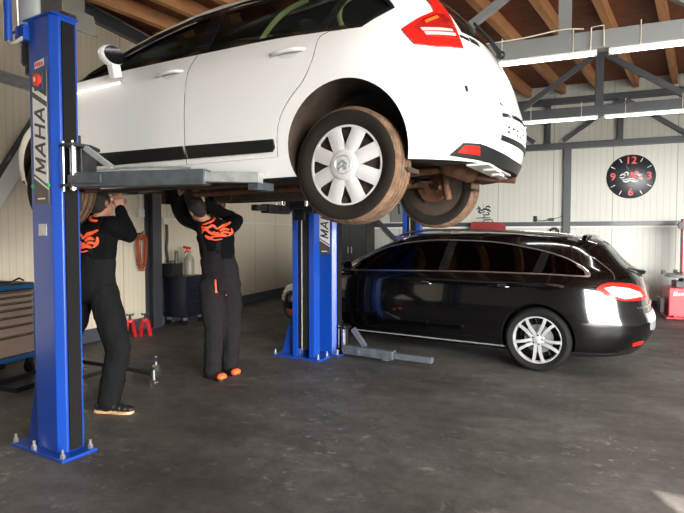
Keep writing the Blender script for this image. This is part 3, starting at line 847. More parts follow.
# windows, both sides
for s in (1, -1):
    gl = patch(WS, W_DLO, -.010, .004, side=s).build('side_window', M['glass'], white, smooth=30)
    pl = MB()
    patch(WS, [(1.03, 1.012), (1.145, 1.012), (1.09, 1.31), (.985, 1.318)], -.0005, .010, side=s, mb=pl)            # centre pillar
    patch(WS, [(.165, .975), (.215, .98), (.06, 1.25), (.02, 1.23)], -.0005, .010, side=s, mb=pl)
    strip(WS, W_DLO, .026, .0015, .010, side=s, mb=pl, closed=True)
    strip(WS, [(1.98, 1.02), (1.94, 1.06), (1.90, 1.12)], .05, 0, .01, side=s, mb=pl)
    pl.build('window_frame', M['gloss_black'], gl, smooth=0)
    strip(WS, [(2.24, 1.05), (1.93, 1.145), (1.62, 1.243), (1.25, 1.323), (.85, 1.348), (.4, 1.33)], .026, .003, .008, side=s).build('roof_pillar', M['gloss_black'], white, smooth=0)
    tr = bead(WS, crom([(1.85, 1.130), (1.62, 1.196), (1.36, 1.258), (1.22, 1.280)], 4), .006, .003, side=s).build('window_trim', M['chrome'], gl, smooth=0)
for s in (1, -1):
    patch(WS, [(2.36, 1.02), (2.99, 1.0), (2.99, 1.37), (2.36, 1.34)], .002, .006, mode='at', side=s, da=.08).build('windscreen', M['gloss_black'], white, smooth=30)
patch(WS, [(-.33, .96), (.33, .96), (.36, 1.30), (-.36, 1.30)], .003, .008, mode='at', da=.06).build('rear_window', M['gloss_black'], white, smooth=30)
# seats and door seals seen through the glass
for x, y in ((1.55, .38), (1.55, -.38), (.62, .36), (.62, -.36)):
    b = MB().ball((x - .05, y, 1.00), (.10, .22, .16), 2); b.ball((x - .10, y, 1.20), (.055, .12, .075), 2)
    b.build('seat', M['seat'], white)
sl = MB()
for pts in ([(.64, 1.02), (.59, 1.12), (.50, 1.21), (.36, 1.26)], [(.06, 1.0), (.10, 1.08), (.10, 1.16), (.05, 1.20)]):
    sl.tube([(x, WS.Y(x, z) - .035, z) for x, z in crom(pts, 5)], .015, 8)
sl.build('door_seal', M['seal'], white)
# mirror on the near side
mx, mz = 1.775, 1.085
my = WS.Y(mx, 1.0)
mh = MB().ball((mx + .02, my + .10, mz), (.075, .092, .070), 3)
for v in mh.bm.verts:
    if v.co.x < mx - .012: v.co.x = mx - .012
mir = mh.build('door_mirror', M['white_paint'], white, smooth=40)
MB().bar((mx + .025, my + .06, mz - .14), (mx + .02, my + .085, mz - .045), .07, .06, up=(1, 0, 0)).build('mirror_foot', M['white_paint'], mir, bevel=.01)
MB().prism([(.082 * math.cos(t), .060 * math.sin(t)) for t in span(0, 2 * math.pi, 28)[:-1]], .004, axes((mx - .0125, my + .10, mz), (0, 1, 0), (0, 0, 1)) @ Matrix.Rotation(math.pi, 4, 'Y')).build('mirror_glass', M['gloss_black'], mir)
# tail lamps
tl_out = [(.697, .918), (.647, .838), (.538, .832), (.388, .848), (.374, 1.02), (.368, 1.10), (.352, 1.19), (.345, 1.30), (.43, 1.30), (.453, 1.151), (.473, 1.059), (.588, .994)]
tl_in = [(.638, .932), (.584, .882), (.400, .895), (.386, 1.016), (.412, 1.050), (.478, 1.040), (.576, .985)]
for s in (1, -1):
    l = patch(WS, tl_out, .010, .014, mode='at', side=s, da=.04).build('tail_lamp', M['lamp_red'], white, smooth=30)
    strip(WS, tl_out, .008, .009, .010, mode='at', side=s, closed=True).build('lamp_seal', M['lamp_deep'], l, smooth=0)
    patch(WS, tl_in, .0125, .005, mode='at', side=s, da=.04).build('lamp_insert', M['lamp_deep'], l, smooth=30)
    patch(WS, [(.605, .924), (.417, .945), (.415, .932), (.597, .908)], .0145, .004, mode='at', side=s, da=.03).build('clear_bar', M['lamp_clear'], l, smooth=30)
    patch(WS, [(.590, .902), (.407, .922), (.407, .907), (.583, .886)], .0145, .004, mode='at', side=s, da=.03).build('clear_bar', M['lamp_clear'], l, smooth=30)
    patch(WS, [(.570, .972), (.480, 1.022), (.470, 1.010), (.565, .958)], .0145, .004, mode='at', side=s, da=.03).build('amber_bar', M['lamp_amber'], l, smooth=30)
# dark lower bumper strip with the fog lamps let into it
bl = [(.545, .268), (.490, .334), (.395, .340), (.245, .318), (.09, .300), (0, .298)]
low = bl + [(-a, b) for a, b in bl[-2::-1]] + [(-.46, .262), (-.36, .258), (-.22, .245), (-.12, .240), (0, .240), (.12, .240), (.22, .245), (.36, .258), (.46, .262)]
bs = patch(WS, low, .010, .016, mode='at', da=.05, db=.03).build('bumper_strip', M['black_trim'], white, smooth=35)
for s in (1, -1):
    patch(WS, [(.510, .285), (.485, .322), (.400, .327), (.380, .284)], .013, .006, mode='at', side=s, da=.03).build('fog_lamp', M['lamp_red'], bs, smooth=30)
patch(WS, [(.457, .636), (.44, .636), (.448, .603), (.462, .602)], .002, .004, mode='at').build('tow_cover', M['black_trim'], white)
patch(WS, [(.246, .587), (.228, .583), (.226, .570), (.244, .574)], .002, .004, mode='at').build('latch_cover', M['black_trim'], white)
# number plate in its recess
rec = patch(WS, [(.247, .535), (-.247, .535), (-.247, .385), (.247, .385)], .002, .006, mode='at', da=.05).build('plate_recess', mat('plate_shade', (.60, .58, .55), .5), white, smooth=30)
pt = patch(WS, [(.235, .505), (-.235, .505), (-.235, .405), (.235, .405)], .005, .004, mode='at', da=.05).build('number_plate', M['sign_white'], rec, smooth=30)
strip(WS, [(.249, .515), (.16, .527), (0, .532), (-.16, .527), (-.249, .515)], .022, .006, .008, mode='at').build('tailgate_grip', M['gloss_black'], rec, smooth=0)
strip(WS, [(.250, .392), (.12, .388), (0, .388), (-.12, .388), (-.250, .392)], .030, .007, .009, mode='at').build('plate_ledge', M['black_trim'], rec, smooth=0)
pc = MB(); rr = random.Random(5)
for i in range(9):
    a = .205 - i * .050
    for z in (.425, .452, .478):
        if rr.random() < .75: patch(WS, [(a, z), (a - .024, z + .002), (a - .024, z + .014), (a, z + .012)], .0062, .003, mode='at', mb=pc)
pc.build('plate_marks', M['black_trim'], pt, smooth=0)
bd = MB()
for a0, a1, zc, hh in ((.362, .345, .918, .010), (.339, .330, .916, .012), (.326, .314, .914, .011), (.309, .298, .913, .011), (.286, .262, .911, .017), (.256, .236, .909, .018), (.231, .216, .907, .016)):
    patch(WS, [(a0, zc), (a1, zc - .001), (a1 - .002, zc + hh * 1.7), (a0 - .002, zc + hh * 1.7 + .001)], .003, .003, mode='at', mb=bd)
bd.build('badge', M['black_trim'], white, smooth=0)
cvn = MB()
for dz in (0, .024):
    for s in (-1, 1): strip(WS, [(.325, .850 + dz * .8), (.325 + s * .022, .834 + dz * .8)], .007, .004, .004, mode='at', mb=cvn)
cvn.build('emblem', M['galv'], white, smooth=0)
# wiper on the rear window
wf, wn = surf_map(WS, 'at', 1)
pts = [wf(a, b) + wn(a, b) * .035 for a, b in ((0, .945), (.08, 1.00), (.20, 1.04))]
MB().tube(pts, [.018, .011, .008], 8).ball(pts[0], .028, 2).build('wiper', M['black_trim'], white)
# roof aerial-free spoiler lip
strip(WS, [(.42, 1.352), (.2, 1.362), (0, 1.366), (-.2, 1.362), (-.42, 1.352)], .07, .045, .04, mode='at').build('roof_spoiler', M['white_paint'], white, smooth=30)

# wheels with eight-spoke covers
def cover_mesh(mb):
    r0, ro, ri = .055, .193, .215
    def dome(r): return .028 * (1 - (r / .215) ** 2)
    for k in range(8):
        c = math.pi / 2 + (k + .5) * math.pi / 4
        rows = []
        for r, g in ((.05, -8), (.088, 0), (.105, 2.5), (.13, 6), (.16, 9.0), (.180, 10.2), (.193, 9.0)):
            hw = math.radians(22.5 - g) if g > 0 else math.radians(22.5)
            rows.append([(r * math.cos(c + hw * q), r * math.sin(c + hw * q), dome(r) - .006 * q * q) for q in (-1, -.5, 0, .5, 1)])
        vs = [[mb.bm.verts.new(WHEEL_M @ V(p)) for p in row] for row in rows]
        bs_ = [[mb.bm.verts.new(WHEEL_M @ (V(p) - V((0, 0, .012)))) for p in row] for row in rows]
        for i in range(len(rows) - 1):
            for j in range(4):
                mb.bm.faces.new((vs[i][j], vs[i][j + 1], vs[i + 1][j + 1], vs[i + 1][j]))
            for j in (0, 4):
                mb.bm.faces.new((vs[i][j], vs[i + 1][j], bs_[i + 1][j], bs_[i][j]))
        for i in (0, len(rows) - 1):
            for j in range(4): mb.bm.faces.new((vs[i][j], vs[i][j + 1], bs_[i][j + 1], bs_[i][j]))
    mb.lathe([(.190, dome(.19) - .012), (.190, dome(.19) - .001), (.197, dome(.197) + .001), (.212, .004), (.222, -.004), (.222, -.02), (.195, -.02)], 64, WHEEL_M, caps=False)
    mb.lathe([(.075, dome(.075) - .01), (.075, dome(.075) + .002), (.070, .030), (.055, .034), (0, .036)], 40, WHEEL_M, caps=False)
    for v in mb.bm.verts: v.co.x *= 1.085; v.co.z *= 1.085
def white_wheel(loc, rz):
    w = tyre(.318, .220, .205, M['tyre'], M['tread'], white, loc, rz)
    cm = MB(); cover_mesh(cm)
    for v in cm.bm.verts: v.co.y += .082
    cov = cm.build('wheel_cover', M['cap_silver'], w, smooth=40)
    MB().lathe([(0, .058), (.228, .058), (.23, -.08), (.22, -.09), (0, -.09)], 48, WHEEL_M).build('rim', M['under'], w)
    for i in range(3):
        a = i * 2.1 + .3; MB().cyl((.16 * math.cos(a), .05, .16 * math.sin(a)), (.16 * math.cos(a), .066, .16 * math.sin(a)), .012, n=8).build('wheel_bolt', M['zinc'], w) if i == 0 else None
    em = MB(); em.lathe([(.045, .0345), (.049, .038), (.053, .033)], 36, WHEEL_M, caps=False)
    for dz in (-.016, .010):
        for s in (-1, 1): em.bar((s * .026, .1200, dz - .010), (0, .1200, dz + .012), .006, .012, up=(0, 0, 1))
    for v in em.bm.verts:
        if v.co.y < .1: v.co.y += .082
    em.build('emblem', M['galv'], w, smooth=30)
    return w
wheels = [((0, .752, .228), 0), ((0, -.752, .228), math.pi), ((2.608, .752, .235), 0), ((2.608, -.752, .235), math.pi)]
for l, rz in wheels: white_wheel(l, rz)
# underside: rear beam axle, springs, dampers, brake drums, silencer, exhaust pipe, engine
ax = MB().tube([(.10, -.62, .27), (.16, -.3, .24), (.17, 0, .235), (.16, .3, .24), (.10, .62, .27)], .045, 10)
for s in (-1, 1):
    ax.bar((.50, s * .48, .33), (-.02, s * .56, .235), .07, .06); ax.bar((-.02, s * .56, .235), (-.12, s * .50, .21), .09, .03)
ax.build('rear_axle', M['rust'], white)
for s in (-1, 1):
    MB().cyl((0, s * .60, .228), (0, s * .67, .228), .115, n=28).cyl((0, s * .575, .228), (0, s * .6, .228), .06, n=20).build('brake_drum', M['rust'], white)
    MB().cyl((-.16, s * .50, .115), (-.12, s * .50, .36), .030, n=14).cyl((-.12, s * .50, .34), (-.09, s * .51, .62), .018, n=12).build('shock_absorber', M['rust'], white)
    n = 60; MB().tube([(.03 + .055 * math.cos(i * .62), s * .42 + .055 * math.sin(i * .62), .24 + i * .19 / n) for i in range(n)], .008, 6).build('coil_spring', M['black_metal'], white)
si = MB(); si.lathe([(0, -.26), (.06, -.25), (.07, -.22), (.07, .22), (.06, .25), (0, .26)], 24, Matrix.Translation((-.36, -.10, .29)) @ Matrix.Rotation(math.pi / 2, 4, 'X'))
si.build('silencer', M['rust'], white)
MB().tube(crom([(-.36, -.35, .27), (-.5, -.42, .250), (-.66, -.43, .232)], 4), .024, 12).tube(crom([(-.30, .1, .27), (.2, .12, .235), (.7, .05, .21), (1.9, .02, .20)], 4), .024, 10).build('exhaust_pipe', M['rust'], white)
MB().box((-.62, .16, .236), (.12, .62, .010)).box((-.585, .0, .262), (.05, .8, .045)).box((-.645, .22, .226), (.07, .16, .012)).box((-.635, .02, .224), (.05, .12, .016)).build('bumper_beam', M['white_steel'], white, smooth=0)
MB().box((1.2, .3, .242), (1.2, .35, .02)).box((1.2, -.3, .242), (1.2, .35, .02)).build('heat_shield', M['under'], white, smooth=0)
MB().box((2.85, .0, .43), (.4, .7, .3)).box((2.78, .1, .29), (.25, .3, .12)).build('engine_block', M['black_metal'], white, bevel=.02)
for s in (-1, 1): MB().bar((.52, s * .70, .185), (2.15, s * .70, .185), .05, .03).build('sill_flange', M['under'], white, smooth=0)
# ------------------------------------------------------------------ the black estate car on the floor
BS = Surf(rear=[(.17,-.80),(.22,-.90),(.33,-.99),(.43,-1.03),(.52,-1.03),(.63,-.995),(.84,-.955),(.95,-.92),(1.03,-.86),(1.13,-.74),(1.25,-.64),(1.35,-.54),(1.40,-.40),(1.43,-.1),(1.46,.6),(1.48,1.2)],
 front=[(.17,3.6),(.3,3.75),(.5,3.78),(.65,3.72),(.78,3.5),(.86,3.2),(.92,2.85),(.97,2.62),(1.1,2.45),(1.23,2.2),(1.33,1.98),(1.40,1.80),(1.455,1.6),(1.48,1.25)],
 width=[(.17,.80),(.25,.86),(.35,.89),(.5,.92),(.65,.926),(.8,.915),(.9,.90),(.97,.865),(1.02,.83),(1.15,.755),(1.3,.665),(1.38,.60),(1.43,.54),(1.46,.40),(1.48,.08)],
 tail=[(.17,.8,2.7),(.5,.95,2.6),(.9,.9,2.6),(1.1,.7,3.0),(1.48,.5,3.0)],
 nose=[(.17,1.0,2.4),(.8,1.0,2.4),(.97,.5,2.6),(1.48,.4,2.4)])
B_CAR, B_CRZ = (2.50, 6.13, 0), math.pi - R(32)
black = thing('black_car', 'black estate car parked on the floor by the back wall', 'car', B_CAR, B_CRZ)
zsB = span(.185, .70, 18) + span(.715, 1.04, 20) + span(1.06, 1.38, 16) + [1.38 + .10 * (1 - (1 - i / 9) ** 2) for i in range(1, 10)]
B_BOT = [(2.40, .978), (2.09, .988), (1.40, 1.004), (.74, 1.016), (.30, 1.018), (-.05, 1.018), (-.37, 1.010)]
B_TOP = [(-.452, 1.012), (-.478, 1.035), (-.40, 1.10), (-.253, 1.182), (-.02, 1.255), (.325, 1.321), (.60, 1.352), (1.0, 1.366), (1.31, 1.362), (1.613, 1.328), (1.93, 1.245), (2.15, 1.125)]
B_DLO = crom(B_BOT, 3) + crom(B_TOP, 3)
cuts = []
for wx in (0, 2.817):
    for s in (-1, 1): cuts.append(cyl_cut(wx, .345, .368, s * .60, s * 1.2))
cuts.append(dlo_cut(B_DLO))
me = carve(loft(BS, zsB), cuts)
mark_body(me, BS, [(0, .345, .368), (2.817, .345, .368)], B_DLO, .185)
finish('body', me, [M['black_paint'], M['black_trim'], M['cabin']], black, smooth=38)
g = MB()
for path in ([(1.08, .30), (1.08, .80), (1.04, 1.0)], crom([(.0, 1.0), (.02, .90), (.14, .80), (.30, .66), (.38, .52), (.40, .30)], 3), [(2.30, .97), (2.30, .70), (2.22, .30)], [(.40, .30), (2.22, .30)]):
    for s in (1, -1): strip(BS, path, .007, .0008, .004, side=s, mb=g)
for s in (1, -1):
    strip(BS, [(.19 * s, 1.30), (.231 * s, 1.143), (.335 * s, 1.0), (.335 * s, .80), (.30 * s, .70)], .008, .0008, .004, mode='at', mb=g)
    strip(BS, [(.886 * s, .80), (.70 * s, .76), (.56 * s, .74), (.53 * s, .72)], .006, .0008, .004, mode='at', mb=g)
g.build('panel_gap', M['gloss_black'], black, smooth=0)
for s in (1, -1):
    gl = patch(BS, B_DLO, -.008, .004, side=s).build('side_window', M['glass_black'], black, smooth=30)
    pl = MB()
    patch(BS, [(1.00, 1.005), (1.12, 1.005), (1.06, 1.36), (.96, 1.362)], -.0005, .008, side=s, mb=pl)
    pl.build('window_pillar', M['gloss_black'], gl, smooth=0)
    patch(BS, [(-.02, 1.01), (.08, 1.01), (.0, 1.255), (-.08, 1.235)], -.0005, .008, side=s).build('window_pillar', M['gloss_black'], gl, smooth=0)
    bead(BS, B_DLO, .0095, .001, side=s, closed=True).build('chrome_surround', M['chrome'], gl, smooth=30)
    strip(BS, [(-.455, 1.022), (-.44, 1.07), (-.36, 1.12)], .04, .006, .012, side=s).build('chrome_corner', M['chrome'], gl, smooth=30)
    rr_ = crom([(1.75, 1.415), (1.6, 1.46), (1.3, 1.487), (.7, 1.478), (.2, 1.455), (-.1, 1.425), (-.28, 1.400)], 4)
    rb = MB().tube([(x, .555 * s, z) for x, z in rr_], .016, 10)
    for x, z in (rr_[0], rr_[-1], rr_[10]): rb.box((x, .55 * s, z - .02), (.10, .03, .05))
    rb.build('roof_rail', M['chrome'], black)
    for hx, hz in ((.40, .875), (1.28, .868)):
        h = MB().tube([(hx - .11, BS.Y(hx - .11, hz) + .006, hz - .002), (hx - .08, BS.Y(hx - .08, hz) + .03, hz), (hx + .08, BS.Y(hx + .08, hz) + .03, hz + .004), (hx + .11, BS.Y(hx + .11, hz) + .006, hz)], .014, 10)
        for v in h.bm.verts: v.co.y *= s
        h.build('door_handle', M['black_paint'], black)
        strip(BS, [(hx - .10, hz + .012), (hx + .0, hz + .014)], .010, .042, .006, side=s).build('handle_trim', M['chrome'], black)
    strip(BS, [(.30, .225), (2.2, .225)], .012, .006, .012, side=s).build('sill_trim', M['galv'], black)
    m_ = MB().ball((2.26, s * 1.0, 1.04), (.08, .12, .075), 3)
    for v in m_.bm.verts: v.co.x = max(v.co.x, 2.24)
    mm = m_.build('door_mirror', M['black_paint'], black)
    MB().bar((2.27, s * .84, .995), (2.27, s * .92, 1.015), .06, .04).build('mirror_foot', M['black_trim'], mm)
    # lamps
    tb = [(.693, .889), (.655, .926), (.601, .948), (.46, .944), (.347, .930), (.23, .895), (.165, .845), (.150, .775), (.30, .762), (.488, .770), (.599, .815)]
    l = patch(BS, tb, .010, .014, mode='at', side=s, da=.04).build('tail_lamp', M['lamp_red'], black, smooth=30)
    patch(BS, [(.632, .897), (.558, .912), (.398, .890), (.262, .840), (.225, .800), (.466, .786), (.576, .830)], .0125, .006, mode='at', side=s, da=.04).build('clear_lens', M['lamp_clear'], l, smooth=30)
    lv = MB()
    for q in range(4):
        a = .55 - q * .09; strip(BS, [(a, .90 - q * .018), (a - .035, .80 - q * .004)], .012, .0145, .005, mode='at', side=s, mb=lv)
    lv.build('lens_rib', M['lamp_white'], l, smooth=0)
    patch(BS, [(.386, .305), (.405, .340), (.30, .350), (.235, .338), (.24, .315)], .004, .006, mode='at', side=s, da=.04).build('rear_reflector', M['lamp_red'], black, smooth=30)
    hl = [(2.16, .74), (2.40, .76), (2.62, .72), (2.66, .66), (2.44, .64), (2.24, .69)]
    hp = patch(BS, hl, .006, .010, mode='at', side=s, da=.05).build('headlamp', M['lamp_white'], black, smooth=30)
    patch(BS, [(2.22, .40), (2.36, .41), (2.40, .34), (2.30, .28), (2.22, .32)], .006, .010, mode='at', side=s, da=.05).build('front_marker', M['lamp_amber'], black, smooth=30)
    patch(BS, [(2.10, 1.0), (2.99, .985), (2.99, 1.38), (2.15, 1.36)], .001, .006, mode='at', side=s, da=.08).build('windscreen', M['glass_black'], black, smooth=30)
    bead(BS, crom([(2.52, .975), (2.40, 1.06), (2.16, 1.19), (1.95, 1.29), (1.72, 1.375), (1.50, 1.412)], 4), .007, .003, side=s).build('pillar_trim', M['chrome'], black, smooth=0)
    bead(BS, crom([(.70, 1.222), (.60, 1.185), (.545, 1.12), (.525, 1.05), (.53, .985)], 4), .005, .002, mode='at', side=s).build('quarter_trim', M['chrome'], black, smooth=0)
patch(BS, [(-.30, 1.03), (.30, 1.03), (.22, 1.32), (-.22, 1.32)], .002, .008, mode='at', da=.05).build('rear_window', M['gloss_black'], black, smooth=30)
sp = strip(BS, [(.42, 1.385), (.2, 1.392), (0, 1.394), (-.2, 1.392), (-.42, 1.385)], .06, .035, .05, mode='at')
sp.build('roof_spoiler', M['black_paint'], black, smooth=30, bevel=.008)
cb = MB()
strip(BS, [(.30, .688), (.15, .692), (0, .693), (-.15, .692), (-.30, .688)], .022, .014, .018, mode='at', mb=cb)
cb.build('tailgate_trim', M['chrome'], black, smooth=30)
strip(BS, [(.16, .49), (.08, .49), (0, .49), (-.08, .49), (-.16, .49)], .09, .012, .02, mode='at').build('bumper_guard', M['galv'], black, smooth=30)
strip(BS, [(.95, .215), (.6, .215), (0, .24), (-.6, .215), (-.95, .215)], .05, .006, .01, mode='at').build('bumper_skirt', M['black_trim'], black, smooth=30)
wf, wn = surf_map(BS, 'at', 1)
p = wf(0, 1.01); MB().cyl(p - V((.0, 0, 0)), p + V((-.05, 0, .02)), .024).tube([p + V((-.05, 0, .02)), wf(.12, 1.06) + V((-.03, 0, 0)), wf(.22, 1.08) + V((-.02, 0, .0))], [.013, .010, .007], 8).build('wiper', M['black_trim'], black)
patch(BS, [(-.19, .62), (.19, .62), (.19, .53), (-.19, .53)], .012, .012, mode='at', da=.05).build('number_plate', M['sign_white'], black)
for x, y in ((1.60, .40), (1.60, -.40), (.70, .36), (.70, -.36)):
    MB().ball((x - .05, y, 1.0), (.10, .23, .15), 2).ball((x - .12, y, 1.19), (.055, .12, .075), 2).build('seat', M['seat'], black)
MB().tube(crom([(1.86, .40, 1.00), (1.88, .58, 1.08), (1.88, .40, 1.17), (1.87, .22, 1.08)], 8, closed=True), .014, 8, closed=True).build('steering_wheel', M['seat'], black)
def black_wheel(loc, rz):
    w = tyre(.334, .250, .235, M['tyre_black'], M['tyre_black'], black, loc, rz)
    r = MB()
    r.lathe([(.224, .055), (.228, .088), (.236, .100), (.254, .098), (.257, .07), (.236, .04)], 64, WHEEL_M, caps=False)
    r.lathe([(.0, .100), (.028, .099), (.036, .094), (.068, .084), (.072, .05), (0, .05)], 40, WHEEL_M)
    for k in range(5):
        c = math.pi / 2 + k * 2 * math.pi / 5 + math.radians(4); u = V((math.cos(c), math.sin(c), 0)); v_ = V((-math.sin(c), math.cos(c), 0))
        for s in (-1, 1):
            P = [u * .045 + v_ * s * .020 + V((0, 0, .078)), u * .13 + v_ * s * .026 + V((0, 0, .090)), u * .19 + v_ * s * .038 + V((0, 0, .092)), u * .233 + v_ * s * .054 + V((0, 0, .090))]
            for a, b in zip(P, P[1:]):
                e = (b - a).normalized() * .004
                r.bar(WHEEL_M @ (a - e), WHEEL_M @ (b + e), .030, .024, up=(0, 1, 0))
    r.build('alloy_rim', M['silver'], w, smooth=40)
    MB().lathe([(0, -.06), (.224, -.06), (.236, .07), (.244, .07), (.246, -.09), (0, -.09)], 48, WHEEL_M).build('rim_barrel', M['gloss_black'], w)
    MB().lathe([(0, .0), (.15, .0), (.13, -.03), (0, -.03)], 40, WHEEL_M).build('brake_disc', M['steel_grey'], w)
    nb = MB()
    for k in range(5):
        a = k * 2 * math.pi / 5 + .5; nb.cyl((.048 * math.cos(a), .088, .048 * math.sin(a)), (.048 * math.cos(a), .097, .048 * math.sin(a)), .009, n=6)
    nb.build('bolt_ring', M['black_metal'], w)
    return w
for l, rz in (((0, .795, .334), 0), ((0, -.795, .334), math.pi), ((2.817, .795, .334), 0), ((2.817, -.795, .334), math.pi)): black_wheel(l, rz)
# ------------------------------------------------------------------ the two mechanics
def blobs(mb, pts, radii, lat=None, fwd=None, rot=None):
    """swell along a chain of joints; a radius may be (across, deep)"""
    for (p, r), (q, s) in zip(zip(pts, radii), zip(pts[1:], radii[1:])):
        p, q = V(p), V(q); L = (q - p).length
        r0 = r if isinstance(r, tuple) else (r, r); s0 = s if isinstance(s, tuple) else (s, s)
        n = max(2, int(L / (min(r0 + s0) * .28)) + 1)
        for i in range(n + 1):
            t = i / n; a = r0[0] + (s0[0] - r0[0]) * t; d = r0[1] + (s0[1] - r0[1]) * t
            c = p.lerp(q, t)
            if abs(a - d) < 1e-6: mb.ball(c, a, 2)
            else:
                m = Matrix((lat, fwd, V((0, 0, 1)))).transposed(); mb.ball(c, (a, d, min(a, d)), 2, m)

def skin(mb, name, m, parent, voxel, smooth=6, factor=.5, rough=None):
    me = bpy.data.meshes.new(name); mb.bm.to_mesh(me); mb.bm.free()
    o = bpy.data.objects.new(name, me); COL.objects.link(o)
    r = o.modifiers.new('r', 'REMESH'); r.mode = 'VOXEL'; r.voxel_size = voxel
    s = o.modifiers.new('s', 'SMOOTH'); s.iterations = smooth; s.factor = factor
    if rough:
        tx = bpy.data.textures.new(name + '_folds', 'CLOUDS'); tx.noise_scale = rough[1]; tx.noise_depth = 1
        d = o.modifiers.new('d', 'DISPLACE'); d.texture = tx; d.strength = rough[0]; d.mid_level = .5; d.texture_coords = 'LOCAL'
    dg = bpy.context.evaluated_depsgraph_get(); dg.update()
    out = bpy.data.meshes.new_from_object(o.evaluated_get(dg))
    bpy.data.objects.remove(o); bpy.data.meshes.remove(me)
    return finish(name, out, m, parent, smooth=180)

def cling(target, polys, org, right, up, view, off, name, m, parent, cell=.012, th=.003):
    """flat shapes laid onto a garment: thrown along view until they meet it"""
    bm0 = bmesh.new(); bm0.from_mesh(target.data); bv = BVHTree.FromBMesh(bm0); bm0.free()
    mb = MB()
    for poly in polys:
        t = bmesh.new(); t.faces.new([t.verts.new((x, y, 0)) for x, y in poly]); bmesh.ops.triangulate(t, faces=t.faces)
        for ax in (0, 1):
            lo = min(p[ax] for p in poly); hi = max(p[ax] for p in poly); k = math.ceil(lo / cell)
            while k * cell < hi:
                co = [0, 0, 0]; co[ax] = k * cell; no = [0, 0, 0]; no[ax] = 1
                bmesh.ops.bisect_plane(t, geom=t.verts[:] + t.edges[:] + t.faces[:], dist=1e-6, plane_co=co, plane_no=no); k += 1
        vm = {}
        for v in t.verts:
            o = V(org) + V(right) * v.co.x + V(up) * v.co.y
            h = bv.ray_cast(o, V(view))
            if h[0] is not None and (h[0] - o).length < .6:
                vm[v] = (mb.bm.verts.new(h[0] + h[1] * off), mb.bm.verts.new(h[0] + h[1] * (off - th)))
        for f in t.faces:
            if all(v in vm for v in f.verts):
                mb.bm.faces.new([vm[v][0] for v in f.verts]); mb.bm.faces.new([vm[v][1] for v in reversed(f.verts)])
        for e in t.edges:
            if len(e.link_faces) == 1 and all(v in vm for v in e.verts):
                a, b = e.verts; mb.bm.faces.new((vm[a][0], vm[b][0], vm[b][1], vm[a][1]))
        t.free()
    return mb.build(name, m, parent, smooth=60)

def stroke_poly(pts, w):
    """outline of a brush stroke through pts, w wide in the middle and pointed at its ends"""
    P = crom(pts, 4); n = len(P); L, Rr = [], []
    for i, (x, y) in enumerate(P):
        x0, y0 = P[max(i - 1, 0)]; x1, y1 = P[min(i + 1, n - 1)]
        d = math.hypot(x1 - x0, y1 - y0) or 1; nx, ny = -(y1 - y0) / d, (x1 - x0) / d
        h = w / 2 * (.25 + .75 * math.sin(math.pi * i / (n - 1)) ** .6)
        L.append((x + nx * h, y + ny * h)); Rr.append((x - nx * h, y - ny * h))
    return L + Rr[::-1]
PRINT = [stroke_poly(p, w) for p, w in (
    ([(-.115, .055), (-.07, .045), (-.03, .062), (.0, .03)], .020), ([(-.12, .02), (-.08, .03), (-.05, .0), (-.01, .01)], .020),
    ([(-.10, -.02), (-.06, -.045), (-.02, -.03)], .026), ([(-.02, -.035), (.03, -.02), (.08, -.03)], .026),
    ([(.0, .03), (.04, .06), (.075, .07), (.115, .095)], .026), ([(.02, .015), (.06, .035), (.10, .03)], .024),
    ([(.03, -.005), (.07, .005), (.115, -.005)], .020), ([(-.06, .015), (-.03, -.01), (.02, .0)], .022),
    ([(.085, -.03), (.11, .0), (.115, .045)], .016), ([(-.125, -.005), (-.11, .03), (-.12, .06)], .012), ([(-.05, -.055), (.0, -.06), (.05, -.05)], .012))]

def hand(mb, wrist, tip, palm_n):
    """palm and five bent fingers from the wrist towards tip; palm_n points out of the palm"""
    w, tp = V(wrist), V(tip); d = (tp - w).normalized(); n = V(palm_n); n = (n - d * n.dot(d)).normalized(); s = d.cross(n)
    for q in (-1, -.35, .35, 1): blobs(mb, [w + s * q * .018, w + d * .085 + s * q * .032], [.017, .014])
    for q, L in ((-1, .078), (-.33, .090), (.33, .084), (1, .064)):
        b = w + d * .085 + s * q * .032; a1 = (d * .9 + n * .35).normalized(); a2 = (d * .45 + n * .9).normalized()
        blobs(mb, [b, b + a1 * L * .5, b + a1 * L * .5 + a2 * L * .35, b + a1 * L * .5 + (a2 * .7 + n * .5).normalized() * L * .6], [.0095, .009, .0082, .0075])
    b = w + d * .025 - s * .026
    blobs(mb, [b, b + (d * .6 - s * .7 + n * .3).normalized() * .045, b + (d * .6 - s * .7 + n * .3).normalized() * .045 + (d * .8 + n * .5).normalized() * .035], [.014, .011, .009])

def head(mb, c, up, face):
    """skull, jaw, nose, ears, brow; returns the head's axes"""
    u = V(up).normalized(); f = V(face); f = (f - u * f.dot(u)).normalized(); s = u.cross(f)      # s: the person's left
    m = Matrix((s, f, u)).transposed(); c = V(c)
    mb.ball(c + u * .025 - f * .008, (.075, .094, .095), 3, m)
    mb.ball(c - u * .045 + f * .022, (.058, .068, .070), 3, m)
    mb.ball(c - u * .088 + f * .058, (.030, .026, .022), 2, m)
    blobs(mb, [c + f * .086 + u * .022, c + f * .108 - u * .018], [.010, .014]); mb.ball(c + f * .085 + u * .036, (.052, .016, .012), 2, m)
    for q in (-1, 1):
        mb.ball(c + s * q * .077 - f * .008 + u * .0, (.010, .020, .032), 2, m)
        mb.ball(c + f * .082 - u * .058, (.026, .010, .008), 2, m)
    return s, f, u

